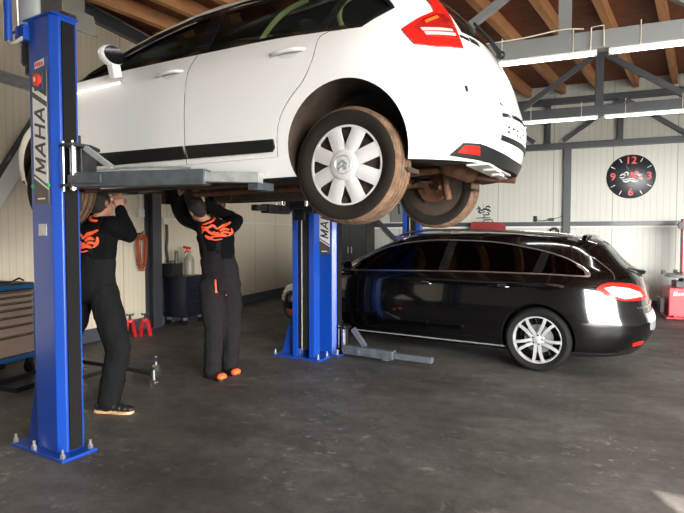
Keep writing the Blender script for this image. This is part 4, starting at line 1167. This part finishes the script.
def mechanic(label, loc, J, lat, fwd, up_h, face, cloth, feet, shoes, opts):
    L0 = V(loc)
    J = {k: V(v) - L0 for k, v in J.items()}
    lat, fwd = V(lat).normalized(), V(fwd).normalized()
    t = thing('person', label, 'person', loc)
    b = MB()
    hs = head(b, J['head'], up_h, face)
    blobs(b, [J['chest'], J['neck'], J['head'] - V(up_h).normalized() * .05], [.07, .054, .055])
    blobs(b, [J['pelvis'], J['waist'], J['chest'], J['neck'] - V((0, 0, .06))], [(.14, .10), (.13, .095), (.155, .10), (.08, .06)], lat, fwd)
    for q in 'RL':
        blobs(b, [J['sh' + q], J['el' + q], J['wr' + q]], [.055, .042, .028])
        hand(b, J['wr' + q], J['ha' + q], opts['palm' + q])
        blobs(b, [J['hip' + q], J['kn' + q], J['an' + q]], [.085, .055, .042])
        h, tq = V(feet[q][0]) - L0, V(feet[q][1]) - L0
        d = (tq - h).normalized()
        blobs(b, [J['an' + q], h + d * .07 + V((0, 0, .045)), h.lerp(tq, .68) + V((0, 0, .034))], [.038, .028, .022])
    body = skin(b, 'body', M['skin'], t, .0055, 5)
    # hair
    s, f, u = hs; m = Matrix((s, f, u)).transposed()
    hb = MB().ball(J['head'] + u * .032 - f * .016, (.083, .098, .097), 3, m)
    hb.ball(J['head'] - u * .02 - f * .045, (.066, .055, .06), 2, m)
    for v in hb.bm.verts:
        q = v.co - J['head']
        if q.dot(f) > .055 and q.dot(u) < .085: v.co -= f * (q.dot(f) - .055)
    skin(hb, 'hair', M['hair'], t, .008, 3)
    for q in (-1, 1):
        MB().ball(J['head'] + f * .083 + s * q * .031 + u * .018, .0115, 2).build('eye', M['sign_white'], t)
    # jersey
    j = MB()
    blobs(j, [J['pelvis'] + V((0, 0, .05)), J['waist'], J['chest'], J['neck'] - V((0, 0, .05))], [(.18, .13), (.175, .125), (.20, .13), (.105, .08)], lat, fwd)
    blobs(j, [J['shL'].lerp(J['chest'], .2), J['neck'] - V((0, 0, .03)), J['shR'].lerp(J['chest'], .2)], [.075, .07, .075])
    for q in 'RL': blobs(j, [J['chest'].lerp(J['sh' + q], .6), J['sh' + q], J['el' + q], J['wr' + q]], [.09, .084, .070, .050])
    jersey = skin(j, 'jersey', M['cloth_black'], t, .011, 6, rough=(.018, .09))
    # dungarees
    g = MB()
    blobs(g, [J['pelvis'] - V((0, 0, .02)), J['pelvis'] + V((0, 0, .10)), J['waist'] + V((0, 0, .02))], [(.20, .15), (.197, .147), (.187, .138)], lat, fwd)
    for q in 'RL':
        an = J['an' + q]; blobs(g, [J['hip' + q], J['hip' + q].lerp(J['kn' + q], .55), J['kn' + q], J['kn' + q].lerp(an, .6), an + V((0, 0, .0))], [.124, .120, .102, .095, .092])
    dung = skin(g, 'dungarees', cloth, t, .011, 6, rough=(.020, .11))
    # back bib and straps, back print, pocket piping
    back = -fwd
    org = J['chest'] + back * .45
    r_ = lat
    bib = cling(jersey, [[(-.115, -.32), (.115, -.32), (.085, -.135), (-.085, -.135)], [(-.085, -.14), (-.045, -.14), (-.105, .16), (-.14, .16)], [(.085, -.14), (.045, -.14), (.105, .16), (.14, .16)]], org, r_, (0, 0, 1), fwd, .007, 'back_bib', cloth, dung, cell=.02, th=.012)
    px, pz, ps = opts['print']
    cling(jersey, [[(x * ps + px, y * ps + pz) for x, y in p] for p in PRINT], org, r_, (0, 0, 1), fwd, .012, 'back_print', M['orange'], jersey, cell=.014)
    bars = []
    for x, z0, z1 in opts['piping']: bars.append([(x - .006, z0), (x + .006, z0), (x + .006, z1), (x - .006, z1)])
    if bars: cling(dung, bars, J['pelvis'] + back * .6, r_, (0, 0, 1), fwd, .005, 'pocket_piping', M['orange'], dung, cell=.02)
    lo = [[(x - w, z0), (x + w, z0), (x + w, z1), (x - w, z1)] for x, z0, z1, w in opts['pockets']]
    if lo: cling(dung, lo, J['pelvis'] + back * .6, r_, (0, 0, 1), fwd, .006, 'back_pocket', cloth, dung, cell=.02, th=.008)
    # collar
    c0 = J['neck'] - V((0, 0, .005)); tl = V(opts['collar']).normalized(); a = tl.orthogonal().normalized(); e = tl.cross(a)
    MB().tube([c0 + (a * math.cos(i * math.pi / 12) + e * math.sin(i * math.pi / 12)) * .072 for i in range(24)], .014, 10, closed=True).build('collar', M['orange'], jersey)
    for q in 'RL':
        h, tq = V(feet[q][0]) - L0, V(feet[q][1]) - L0
        d = (tq - h).normalized(); n = V((-d.y, d.x, 0)); Ln = (tq - h).length
        sm, toe = shoes[q]
        sh = MB()
        for (fa, w, z, dd) in ((.08, .038, .052, .05), (.2, .040, .062, .06), (.35, .041, .060, .06), (.5, .045, .050, .05), (.65, .050, .044, .04), (.8, .050, .040, .036), (.92, .040, .036, .03)):
            m = Matrix((d, n, V((0, 0, 1)))).transposed(); sh.ball(h + d * (Ln * fa) + V((0, 0, z)), (.035, w, dd * .82), 2, m)
        blobs(sh, [h + d * .06 + V((0, 0, .06)), J['an' + q] + V((0, 0, .02))], [.042, .048])
        so = skin(sh, 'shoe', M['shoe'], t, .008, 3)
        prof = [(0.0, .030), (.10, .040), (.45, .036), (.7, .050), (.9, .045), (1.0, .018)]
        ol = [(Ln * x, y) for x, y in prof] + [(Ln * x, -y) for x, y in prof[::-1]]
        MB().prism(ol, .022, axes(h + V((0, 0, .002)), d, n)).build('sole', sm, so, smooth=30)
        if toe:
            tb = MB(); m = Matrix((d, n, V((0, 0, 1)))).transposed()
            tb.ball(h + d * (Ln * .86) + V((0, 0, .043)), (.050, .052, .036), 3, m); tb.build('toe_cap', M['shoe_orange'], so)
            tb = MB().ball(h + d * (Ln * .06) + V((0, 0, .055)), (.030, .034, .04), 2, m); tb.build('heel_cap', M['shoe_orange'], so)
    return t

F1 = V((.5, .866, 0)); R1 = V((.866, -.5, 0))
mechanic('mechanic in black jersey with orange print, half hidden by the nearest blue post', (-2.020, 4.265, 0.000),
    dict(pelvis=(-2.070, 4.345, 1.000), waist=(-2.050, 4.345, 1.170), chest=(-2.040, 4.345, 1.400), neck=(-2.015, 4.335, 1.565), head=(-2.005, 4.345, 1.685),
         shR=(-1.885, 4.265, 1.500), elR=(-1.845, 4.515, 1.420), wrR=(-1.895, 4.455, 1.640), haR=(-1.905, 4.435, 1.740),
         shL=(-2.210, 4.445, 1.490), elL=(-2.290, 4.695, 1.380), wrL=(-2.190, 4.615, 1.600), haL=(-2.160, 4.595, 1.700),
         hipR=(-1.975, 4.295, 0.940), knR=(-1.815, 4.195, 0.500), anR=(-1.875, 4.135, 0.090), hipL=(-2.210, 4.395, 0.940), knL=(-2.370, 4.445, 0.500), anL=(-2.535, 4.415, 0.090)),
    R1, F1, (-.12, -.22, .97), (.42, .80, .35), M['cloth_grey'],
    dict(R=((-1.975, 4.130, 0.000), (-1.665, 4.095, 0.000)), L=((-2.600, 4.380, 0.000), (-2.350, 4.530, 0.000))), dict(R=(M['sole'], False), L=(M['sole'], False)),
    dict(palmR=(-.4, .6, .3), palmL=(.5, -.2, .3), print=(.0, -.045, 1.15), piping=[(-.16, -.0, .10)], pockets=[(.10, -.26, -.06, .07), (-.09, -.26, -.06, .07), (.16, -.52, -.33, .07)], collar=(.1, -.35, .93)))
F2 = V((.22, .975, 0)); R2 = V((.975, -.22, 0))
mechanic('mechanic in black jersey with orange shoe toes, standing clear of the posts', (-1.22, 5.18, 0),
    dict(pelvis=(-1.22, 5.20, .98), waist=(-1.235, 5.18, 1.15), chest=(-1.25, 5.15, 1.40), neck=(-1.315, 5.09, 1.56), head=(-1.40, 5.04, 1.665),
         shR=(-1.085, 5.13, 1.52), elR=(-1.075, 5.33, 1.57), wrR=(-1.335, 5.07, 1.735), haR=(-1.36, 5.03, 1.84),
         shL=(-1.395, 5.14, 1.52), elL=(-1.60, 5.22, 1.63), wrL=(-1.585, 5.08, 1.80), haL=(-1.57, 5.04, 1.89),
         hipR=(-1.135, 5.21, .92), knR=(-1.125, 5.27, .50), anR=(-1.155, 5.32, .09), hipL=(-1.305, 5.17, .92), knL=(-1.265, 5.12, .50), anL=(-1.285, 5.12, .09)),
    R2, F2, (-.32, -.25, .91), (-.72, .35, .55), M['cloth_brown'],
    dict(L=((-1.36, 5.17, 0), (-1.145, 5.005, 0)), R=((-1.235, 5.37, 0), (-1.05, 5.185, 0))), dict(L=(M['shoe'], True), R=(M['shoe'], True)),
    dict(palmR=(-.4, -.2, .3), palmL=(.5, .1, .3), print=(.065, .045, 1.1), piping=[(.02, -.12, .01), (.10, -.15, -.01)], pockets=[(-.08, -.12, .03, .06), (.10, -.14, .03, .055), (-.10, -.42, -.22, .06)], collar=(-.3, -.35, .88)))
# ------------------------------------------------------------------ along the left wall
def on_lw(x, d): return LM @ V((x, -d, 0))        # floor point d in front of the left wall
# blue tool cabinet: its long front looks into the room
cx1 = 6.10
def wall_x(p): return (LM.inverted() @ V(p)).x
cabR = wall_x((-3.16, 5.3, 0)) + .07
cab = thing('tool_cabinet', 'low tool cabinet with taupe drawers and blue frame behind the nearest post', 'tool cabinet', on_lw(cabR - .55, .44), lw_ang)
W2, D2 = .55, .25
f = MB()
f.box((0, 0, .905), (2 * W2, 2 * D2, .05)); f.box((0, 0, .195), (2 * W2, 2 * D2, .05))
for s in (-1, 1): f.box((s * (W2 - .02), 0, .55), (.04, 2 * D2, .72))
f.box((0, D2 - .01, .55), (2 * W2, .02, .72))
f.build('frame', M['cab_blue'], cab, smooth=0, bevel=.004)
z = .225
for k, h in enumerate((.20, .105, .085, .075, .065, .06, .055)):
    d = MB().box((0, -.01, z + h / 2), (2 * W2 - .09, 2 * D2 - .01, h - .008)).build('drawer', M['drawer'], cab, smooth=0, bevel=.003)
    MB().box((0, -D2 - .008, z + h - .014), (2 * W2 - .14, .014, .010)).build('drawer_handle', M['black_trim'], d, smooth=0)
    z += h
for sx in (-1, 1):
    for sy in (-1, 1):
        q = MB().cyl((sx * (W2 - .06) - .015, sy * (D2 - .05), .065), (sx * (W2 - .06) + .015, sy * (D2 - .05), .065), .063, n=20).box((sx * (W2 - .06), sy * (D2 - .05), .145), (.05, .05, .06))
        q.build('castor', M['black_trim'], cab); 
mt = MB().box((0, 0, .938), (2 * W2 - .04, 2 * D2 - .02, .008)).build('top_mat', M['black_trim'], cab, smooth=0)
cl = MB().tube([on_lw(cabR - .30, .50) + V((0, 0, .95)), on_lw(cabR - .22, .62) + V((0, 0, .955)), on_lw(cabR - .12, .60) + V((0, 0, .985)), on_lw(cabR - .03, .55) + V((0, 0, .955))], .010, 8)
tag(cl.build('air_hose', M['black_metal']), 'short black air hose lying on the low tool cabinet', 'hose')
tr = thing('drip_tray', 'flat black drip tray on the floor in front of the low tool cabinet', 'tray', on_lw(wall_x((-3.10, 4.98, 0)), .95), lw_ang)
q = MB().box((0, 0, .008), (.55, .40, .016))
for s in (-1, 1): q.box((s * .27, 0, .022), (.012, .40, .044)); q.box((0, s * .195, .022), (.55, .012, .044))
q.build('pan', M['black_metal'], tr, smooth=0); MB().tube([(.05, -.20, .03), (.05, -.23, .05), (.17, -.23, .05), (.17, -.20, .03)], .007, 8).build('handle', M['galv'], tr)
# rolling five-arm base on the floor behind the first mechanic
rb = thing('rolling_stand', 'black rolling stand base with chrome castors behind the first mechanic', 'rolling stand', (-2.20, 5.07, 0))
MB().cyl((0, 0, .10), (0, 0, .17), .055).cyl((0, 0, .17), (0, 0, .24), .024).build('hub', M['black_metal'], rb)
for a, L_ in ((-28, .49), (54, .42), (243, .40), (152, .55)):
    c_, s_ = math.cos(R(a)), math.sin(R(a))
    l = MB().bar((0, 0, .135), (L_ * c_, L_ * s_, .125), .06, .04).build('leg', M['black_metal'], rb, smooth=0, bevel=.004)
    MB().cyl((L_ * c_, L_ * s_, .06), (L_ * c_, L_ * s_, .155), .011).build('castor_stem', M['zinc'], l)
    q = MB()
    for sd in (-1, 1): q.cyl((L_ * c_ + sd * .006 * s_, L_ * s_ - sd * .006 * c_, .034), (L_ * c_ + sd * .022 * s_, L_ * s_ - sd * .022 * c_, .034), .033, n=18)
    q.build('castor', M['chrome'], l)
# red axle stands
def axle_stand(label, loc, rz):
    t = thing('axle_stand', label, 'axle stand', loc, rz, 'red axle stands by the left wall'); t.scale = (.95, .95, .82)
    for sx in (-1, 1):
        for sy in (-1, 1): MB().bar((sx * .070, sy * .070, .0), (sx * .035, sy * .035, .26), .055, .014).build('leg', M['red'], t, smooth=0)
    MB().box((0, 0, .262), (.085, .085, .05)).cyl((0, 0, .24), (0, 0, .30), .034).build('collar', M['red'], t, bevel=.003)
    MB().cyl((0, 0, .29), (0, 0, .36), .019).build('ratchet_bar', M['black_metal'], t)
    MB().prism([(-.05, .0), (.05, 0), (.06, .04), (.03, .022), (-.03, .022), (-.06, .04)], .04, axes((0, -.02, .36), (1, 0, 0), (0, 0, 1)) @ Matrix.Translation((0, 0, -.04))).build('saddle', M['black_metal'], t, smooth=0)
    return t
axle_stand('left red axle stand, nearer the first mechanic', (-2.985, 7.28, 0), .45)
axle_stand('right red axle stand, against the foot of the dark wall column', (-2.80, 7.36, 0), .30)
# orange cable coil on its hook
co = MB(); rr = random.Random(3)
hk = LM @ V((CX_ - .37, -.06, 1.44))
wx = (LM.to_3x3() @ V((1, 0, 0))); wy = (LM.to_3x3() @ V((0, -1, 0)))
for k in range(9):
    w_, h_ = .085 + rr.uniform(-.02, .03), .25 + rr.uniform(-.03, .035); dp = .01 + .012 * (k % 4)
    pts = [hk + wx * (w_ * math.sin(a) * (1 + .25 * math.cos(a)) * (1.0)) + V((0, 0, -h_ + h_ * math.cos(a))) + wy * (dp + .008 * math.sin(3 * a)) for a in span(0, 2 * math.pi, 22)[:-1]]
    co.tube(pts, .0075, 6, closed=True)
co.box(hk - V((0, 0, .06)), (.10, .035, .05), lw_ang)
tag(co.build('cable_coil', M['orange_cable']), 'coil of orange cable hanging beside the dark wall column', 'cable coil')
ck = MB().cyl(LM @ V((CX_ - .37, 0, 1.45)), LM @ V((CX_ - .37, -.11, 1.46)), .009); ck.cyl(LM @ V((CX_ - .37, -.105, 1.46)), LM @ V((CX_ - .37, -.11, 1.49)), .009)
tag(ck.build('wall_hook', M['black_metal']), 'small black hook in the wall carrying the orange cable coil', 'hook')
jb = thing('junction_box', 'white junction box on the wall above the orange cable coil', 'junction box', LM @ V((CX_ - .33, -.004, 1.76)), lw_ang)
MB().box((0, -.03, 0), (.12, .06, .12)).build('box', M['plastic_white'], jb, smooth=0, bevel=.006)
MB().cyl((0, -.03, .06), (0, -.03, 1.18), .022).build('conduit_pipe', M['plastic_white'], jb)
sk = thing('wall_socket', 'white socket on the wall behind the second mechanic, beside the dark column', 'socket', LM @ V((CX_ + .22, 0, 1.66)), lw_ang)
MB().box((0, -.03, 0), (.10, .06, .10)).build('box', M['plastic_white'], sk, smooth=0, bevel=.006)
MB().box((2.9, -.012, .03), (5.6, .024, .022)).build('conduit_pipe', M['plastic_white'], sk, smooth=0)
ch_ = MB().tube([LM @ V((CX_ + .26 + x, -.05, z)) for x, z in crom([(0, 1.60), (.01, 1.4), (-.01, 1.2), (.02, 1.0), (.03, .72), (.01, .55), (-.02, .62), (-.01, .8)], 5)], .022, 8)
tag(ch_.build('black_cable', M['black_metal']), 'thick black cable hanging down the wall below the white socket', 'cable')
# navy tool trolley with what stands on it
tp = on_lw(wall_x((-2.58, 8.42, 0)), .30)
tt = thing('tool_trolley', 'tall navy tool trolley on castors by the left wall', 'tool trolley', tp, lw_ang)
q = MB().box((0, 0, .44), (.50, .40, .62)); q.build('body', M['trolley'], tt, smooth=0, bevel=.006)
for k in range(5): 
    d = MB().box((0, -.206, .19 + k * .122), (.46, .016, .112)).build('drawer', M['trolley'], tt, smooth=0, bevel=.004)
    MB().box((0, -.218, .235 + k * .122), (.40, .010, .012)).build('drawer_handle', M['black_metal'], d, smooth=0)
MB().box((0, 0, .765), (.54, .44, .03)).build('worktop', M['trolley'], tt, smooth=0, bevel=.004)
for sx in (-1, 1):
    for sy in (-1, 1):
        c_ = MB().cyl((sx * .2 - .014, sy * .15, .045), (sx * .2 + .014, sy * .15, .045), .045, n=18); cc = c_.build('castor', M['black_trim'], tt)
        MB().box((sx * .2, sy * .15, .105), (.045, .05, .05)).build('castor_fork', M['zinc'], cc, smooth=0)
bx = thing('toolbox', 'black plastic toolbox on the navy tool trolley', 'toolbox', tp + V((-.14, -.16, .78)), lw_ang)
MB().box((0, 0, .085), (.26, .20, .17)).build('case', M['black_metal'], bx, smooth=0, bevel=.008); MB().box((0, 0, .185), (.27, .21, .03)).build('lid', M['black_metal'], bx, smooth=0, bevel=.006)
MB().tube([(-.06, 0, .20), (-.05, 0, .235), (.05, 0, .235), (.06, 0, .20)], .009, 8).build('handle', M['black_trim'], bx)
sc_ = thing('spray_can', 'dark spray can standing on the black toolbox', 'spray can', tp + V((-.14, -.16, .984)) + wx * .105)
MB().lathe([(.031, 0), (.032, .16), (.026, .185), (.014, .19), (.013, .2)], 20).build('can', M['grey_cover'], sc_); MB().cyl((0, 0, .2), (0, 0, .225), .012).build('cap', M['sign_white'], sc_)
bt = thing('spray_bottle', 'pale bottle with red spray head on the navy tool trolley', 'bottle', tp + V((.05, .10, .78)))
MB().lathe([(.07, 0), (.085, .02), (.085, .22), (.07, .28), (.028, .34), (.026, .37)], 24).build('bottle', M['bag'], bt)
MB().cyl((0, 0, .37), (0, 0, .40), .03).bar((.03, 0, .43), (-.09, 0, .455), .035, .04).bar((-.03, 0, .42), (-.065, 0, .35), .015, .02).build('spray_head', M['red'], bt)

# ------------------------------------------------------------------ along the back wall
def bwall(e, z, d=0.): return bw(e, BACK - d, z)
ck = thing('wall_clock', 'big round black wall clock with red numerals and an emblem in the middle', 'clock', bwall(1.418, 2.585, .0), BA)
CR = .43; FA = axes((0, -.03, 0), (1, 0, 0), (0, 0, 1))
MB().lathe([(0, .0), (CR, 0), (CR, .022), (CR - .012, .030), (0, .030)], 72, axes((0, 0, 0), (1, 0, 0), (0, 0, 1))).build('dial', M['clock_face'], ck)
nm = {'12': (0, .31), '3': (.315, 0), '6': (0, -.31), '9': (-.315, 0)}
for s, (x, z) in nm.items():
    o = finish('numeral', text_mesh(s, .20, .003), M['clock_red'], ck, smooth=0); o.location = (x, -.0335, z); o.rotation_euler = (R(90), 0, 0)
for k in range(12):
    if k % 3 == 0: continue
    a = math.pi / 2 - k * math.pi / 6; d = V((math.cos(a), 0, math.sin(a)))
    MB().bar(d * .32 + V((0, -.032, 0)), d * .405 + V((0, -.032, 0)), .006, .014, up=(-d.z, 0, d.x)).build('hour_mark', M['clock_white'], ck, smooth=0)
e1 = MB()
for p, w in (([(-.19, .02), (-.14, .05), (-.09, .02)], .03), ([(-.20, -.01), (-.15, -.02), (-.10, .0)], .022), ([(-.12, .06), (-.08, .09), (-.05, .06), (-.06, .02)], .026), ([(-.14, -.08), (-.08, -.10), (-.02, -.075)], .032), ([(-.03, -.07), (.03, -.09), (.09, -.10), (.13, -.08)], .030), ([(-.16, -.06), (-.06, -.05), (.02, -.045), (.08, -.06)], .020), ([(.06, .04), (.12, .03), (.20, -.03)], .026), ([(.12, -.02), (.17, -.05), (.21, -.06)], .02), ([(.04, .07), (.09, .09), (.14, .07)], .018), ([(.10, .05), (.16, .04), (.2, .01)], .016)):
    e1.prism(stroke_poly(p, w), .003, FA)
e1.build('emblem_lines', M['clock_white'], ck, smooth=0)
e2 = MB()
for p, w in (([(-.02, -.02), (.02, .04), (.08, .07), (.12, .10)], .05), ([(.0, -.03), (.06, .0), (.11, .04)], .04), ([(-.01, .05), (.01, .07), (.05, .08)], .03), ([(.10, -.04), (.15, -.02), (.19, -.0)], .02)):
    e2.prism(stroke_poly(p, w), .0045, FA)
e2.build('emblem_flash', M['clock_red'], ck, smooth=0)
for a, L_ in ((R(35), .20), (R(-20), .28)):
    d = V((math.sin(a), 0, math.cos(a))); MB().bar(V((0, -.040, 0)) - d * .03, d * L_ + V((0, -.040, 0)), .004, .012, up=(d.z, 0, -d.x)).build('clock_hand', M['clock_face'], ck, smooth=0)
# poster, shelf, red box, tools on the rail
ps = thing('sign_board', 'small pale board with a black engine-like drawing above the wall rail', 'board', bwall(-1.40, 1.94), BA)
MB().box((0, -.006, 0), (.40, .012, .34)).build('panel', M['wallback'], ps, smooth=0)
dr = MB(); FB = axes((0, -.012, 0), (1, 0, 0), (0, 0, 1))
for p, w in (([(-.12, .13), (-.07, .06), (-.10, .0), (-.04, -.04)], .035), ([(-.15, .05), (-.09, .08), (-.05, .03)], .03), ([(-.05, .02), (.02, .06), (.10, .04), (.16, .0)], .045), ([(.04, .09), (.10, .12), (.15, .08)], .035), ([(.08, .0), (.12, -.04), (.08, -.07), (.03, -.04)], .03), ([(-.02, -.05), (.03, -.08), (.02, -.11)], .02), ([(-.17, -.135), (0, -.13), (.17, -.135)], .022), ([(-.08, .0), (-.02, -.01), (.04, .01)], .02)):
    dr.prism(stroke_poly(p, w), .002, FB)
dr.build('drawing', M['black_metal'], ps, smooth=0)
sh = thing('wall_shelf', 'narrow dark shelf on the back wall below the pale board', 'shelf', bwall(-1.36, 1.50), BA)
MB().box((0, -.15, 0), (1.05, .30, .025)).build('shelf_board', M['steel_dark'], sh, smooth=0)
for s in (-1, 1): MB().bar((s * .4, -.005, -.16), (s * .4, -.26, -.015), .02, .03).box((s * .4, -.012, -.09), (.03, .024, .18)).build('bracket', M['steel_dark'], sh, smooth=0)
rbx = thing('tool_case', 'long dark-red tool case on the narrow wall shelf', 'tool case', bwall(-1.28, 1.5125, .17), BA)
MB().prism([(-.36, 0), (.36, 0), (.36, .10), (.28, .19), (-.30, .21), (-.36, .16)], .20, axes((0, .10, 0), (1, 0, 0), (0, 0, 1))).build('case', M['red_dark'], rbx, smooth=0, bevel=.01)
MB().tube([(-.10, 0, .20), (-.08, 0, .25), (.08, 0, .25), (.10, 0, .195)], .01, 8).build('handle', M['black_trim'], rbx)
pr = MB().tube([bwall(e, z, d) for e, z, d in ((-.33, 1.715, .04), (-.33, 1.83, .05))], .03, 8).tube([bwall(e, z, .05) for e, z in crom([(-.33, 1.76), (-.2, 1.73), (-.05, 1.76), (.1, 1.79), (.2, 1.83)], 5)], .007, 6).box(bwall(-.02, 1.755, .05), (.10, .05, .06), BA)
tag(pr.build('air_gun', M['black_metal']), 'black air gun with thin hose resting on the wall rail', 'air gun')
hk = MB().tube([bwall(e, z, .08) for e, z in crom([(-.05, 1.40), (-.04, 1.52), (.03, 1.57), (.10, 1.54), (.12, 1.42)], 6)], .026, 10).cyl(bwall(.03, 1.57, 0), bwall(.03, 1.57, .10), .02)
tag(hk.build('hose_holder', M['black_metal']), 'black curved hose holder on the wall beside the dark column', 'holder')
lk = thing('steel_locker', 'tall dark steel locker against the back wall behind the twin blue posts', 'locker', bw(-4.22, BACK - .46, 0), BA)
MB().box((0, 0, 1.06), (.76, .60, 2.08)).build('carcass', M['black_metal'], lk, smooth=0, bevel=.006)
for s in (-1, 1):
    d = MB().box((s * .185, -.309, 1.06), (.355, .018, 2.0)).build('door', M['board_dark'], lk, smooth=0, bevel=.003)
    MB().box((s * .04, -.326, 1.10), (.018, .018, .14)).build('door_handle', M['zinc'], d, smooth=0)
MB().box((0, .0, .01), (.70, .54, .02)).build('plinth', M['black_metal'], lk, smooth=0)
wb_ = thing('workbench', 'dark workbench against the back wall between the two far blue posts', 'workbench', bw(-2.68, BACK - .50, 0), BA)
MB().box((0, 0, .88), (1.7, .7, .05)).build('worktop', M['board_dark'], wb_, smooth=0)
for sx in (-1, 1):
    for sy in (-1, 1): MB().box((sx * .8, sy * .3, .43), (.06, .06, .86)).build('leg', M['steel_dark'], wb_, smooth=0)
MB().box((0, .33, .45), (1.6, .03, .75)).build('back_panel', M['board_dark'], wb_, smooth=0)
pn = thing('tool_board', 'grey-green tool board on the back wall above the dark workbench', 'board', bwall(-2.75, 1.98), BA)
MB().box((0, -.02, 0), (1.5, .04, .48)).build('panel', mat('tool_board_green', (.16, .18, .15), .6), pn, smooth=0)
for i, (x, h) in enumerate(((-.55, .22), (-.32, .16), (-.1, .26), (.16, .18), (.4, .24))): MB().bar((x, -.05, .16), (x + .02, -.05, .16 - h), .025, .03, up=(1, 0, 0)).box((x, -.045, .15), (.09, .03, .035)).build('hanging_tool', M['black_metal'], pn, smooth=0)
wbx = MB().box(bwall(-2.35, 1.56, .06), (.13, .11, .09), BA)
tag(wbx.build('wall_box', M['plastic_white'], bevel=.006), 'small white box on the wall below the grey-green tool board', 'wall box')
# red tyre changer by the right edge
tc = thing('tyre_changer', 'red tyre changing machine by the back wall at the right edge', 'tyre changer', (6.02, 8.98, 0), BA)
MB().box((0, 0, .285), (.72, .62, .50)).box((0, -.02, .02), (.80, .66, .04)).build('cabinet', M['red_dusty'], tc, smooth=0, bevel=.015)
MB().box((-.02, .02, .585), (.42, .42, .10)).cyl((-.10, -.02, .60), (-.10, -.02, .70), .07).build('gearbox', M['black_metal'], tc)
MB().lathe([(.10, 0), (.27, 0), (.28, .02), (.27, .045), (.0, .045)], 40, Matrix.Translation((-.10, -.04, .70))).build('turntable', M['galv'], tc)
for k in range(4):
    a = k * math.pi / 2 + .2; MB().bar((-.10 + .1 * math.cos(a), -.04 + .1 * math.sin(a), .755), (-.10 + .34 * math.cos(a), -.04 + .34 * math.sin(a), .765), .06, .03).box((-.10 + .32 * math.cos(a), -.04 + .32 * math.sin(a), .79), (.05, .05, .05), a).build('clamp_jaw', M['black_metal'], tc, smooth=0)
MB().box((.01, .24, 1.12), (.20, .18, 1.2)).build('column', M['red'], tc, smooth=0, bevel=.01)
MB().box((.01, .144, 1.25), (.13, .012, .50)).build('label_strip', M['lamp_amber'], tc, smooth=0)
MB().box((.10, .12, 1.60), (.46, .06, .07)).cyl((.25, .10, 1.0), (.25, .10, 1.72), .022).box((-.12, .12, 1.60), (.07, .09, .12)).build('swing_arm', M['black_metal'], tc, smooth=0)
MB().cyl((-.16, .1, 1.60), (-.16, -.02, 1.60), .03).build('arm_knob', M['black_metal'], tc)
lt = MB(); FC = axes((-.30, -.315, .40), (1, 0, 0), (0, 0, 1))
for i, (x, w) in enumerate(((.0, .05), (.065, .03), (.11, .035), (.16, .03), (.205, .03), (.25, .035), (.30, .03), (.345, .03))):
    h = .065 if i == 0 else .042; lt.prism([(x, 0 + i * .004), (x + w, i * .004), (x + w + .015, h + i * .004), (x + .015, h + i * .004)], .003, FC)
lt.build('front_marks', M['sign_white'], tc, smooth=0)
for i in range(3): MB().bar((-.26 + i * .2, -.30, .06), (-.26 + i * .2, -.44, .05), .09, .025).build('foot_pedal', M['red'], tc, smooth=0)
MB().box((-.44, -.08, .22), (.07, .26, .26)).build('bead_pad', M['black_trim'], tc, smooth=0, bevel=.01)
# ------------------------------------------------------------------ daylight, sun, camera
w = bpy.data.worlds.new('daylight'); SC.world = w; w.use_nodes = True
nt = w.node_tree; bg = nt.nodes['Background']
bg.inputs['Color'].default_value = (1.0, .985, .955, 1); bg.inputs['Strength'].default_value = WORLD
sun = bpy.data.lights.new('sun', 'SUN'); sun.energy = SUNE; sun.angle = R(.6); sun.color = (1, .95, .86)
so = bpy.data.objects.new('sun', sun); COL.objects.link(so)
d = (N_ * 4.58 + E_ * -1.8 + V((0, 0, -DOOR_H))).normalized()
so.rotation_euler = d.to_track_quat('-Z', 'Y').to_euler(); so.location = (3, -6, 6)
po = bpy.data.lights.new('door_daylight', 'AREA'); po.shape = 'RECTANGLE'; po.size = DOOR_R - DOOR_L; po.size_y = DOOR_H
po.cycles.is_portal = True
pob = bpy.data.objects.new('door_daylight', po); COL.objects.link(pob)
pob.location = bw((DOOR_L + DOOR_R) / 2, FRONT - .02, DOOR_H / 2)
pob.rotation_euler = (R(90), 0, BA)
ps_ = bpy.data.lights.new('side_daylight', 'AREA'); ps_.shape = 'RECTANGLE'; ps_.size = SIDE_B - SIDE_A; ps_.size_y = SIDE_H
ps_.cycles.is_portal = True
pso = bpy.data.objects.new('side_daylight', ps_); COL.objects.link(pso)
pso.location = bw(RIGHT - .01, (SIDE_A + SIDE_B) / 2, SIDE_H / 2); pso.rotation_euler = (R(90), 0, BA + R(90))
# the strip tubes' own light
for o in [o for o in SC.objects if o.name.startswith('strip_light')]:
    l = bpy.data.lights.new('tube_light', 'AREA'); l.shape = 'RECTANGLE'; l.size = 1.1; l.size_y = .05; l.energy = TUBEW; l.color = (1, .95, .88)
    lo = bpy.data.objects.new('tube_light', l); COL.objects.link(lo)
    lo.location = o.location + V((0, 0, -.055)); lo.rotation_euler = (0, 0, BA)
cam = bpy.data.cameras.new('camera'); cam.sensor_width = 36; cam.lens = 520 / 684 * 36; cam.clip_end = 200
co_ = bpy.data.objects.new('camera', cam); COL.objects.link(co_)
co_.location = (0, 0, 1.415); co_.rotation_euler = (R(90 - 2.26), 0, 0)
SC.camera = co_
SC.view_settings.view_transform = 'Standard'; SC.view_settings.look = 'None'; SC.view_settings.gamma = 1
SC.view_settings.use_curve_mapping = False
SC.view_settings.exposure = EXPO
SC.cycles.max_bounces = 8; SC.cycles.diffuse_bounces = 2; SC.cycles.glossy_bounces = 5; SC.cycles.transparent_max_bounces = 12
SC.cycles.sample_clamp_indirect = 6
SC.cycles.use_denoising = True
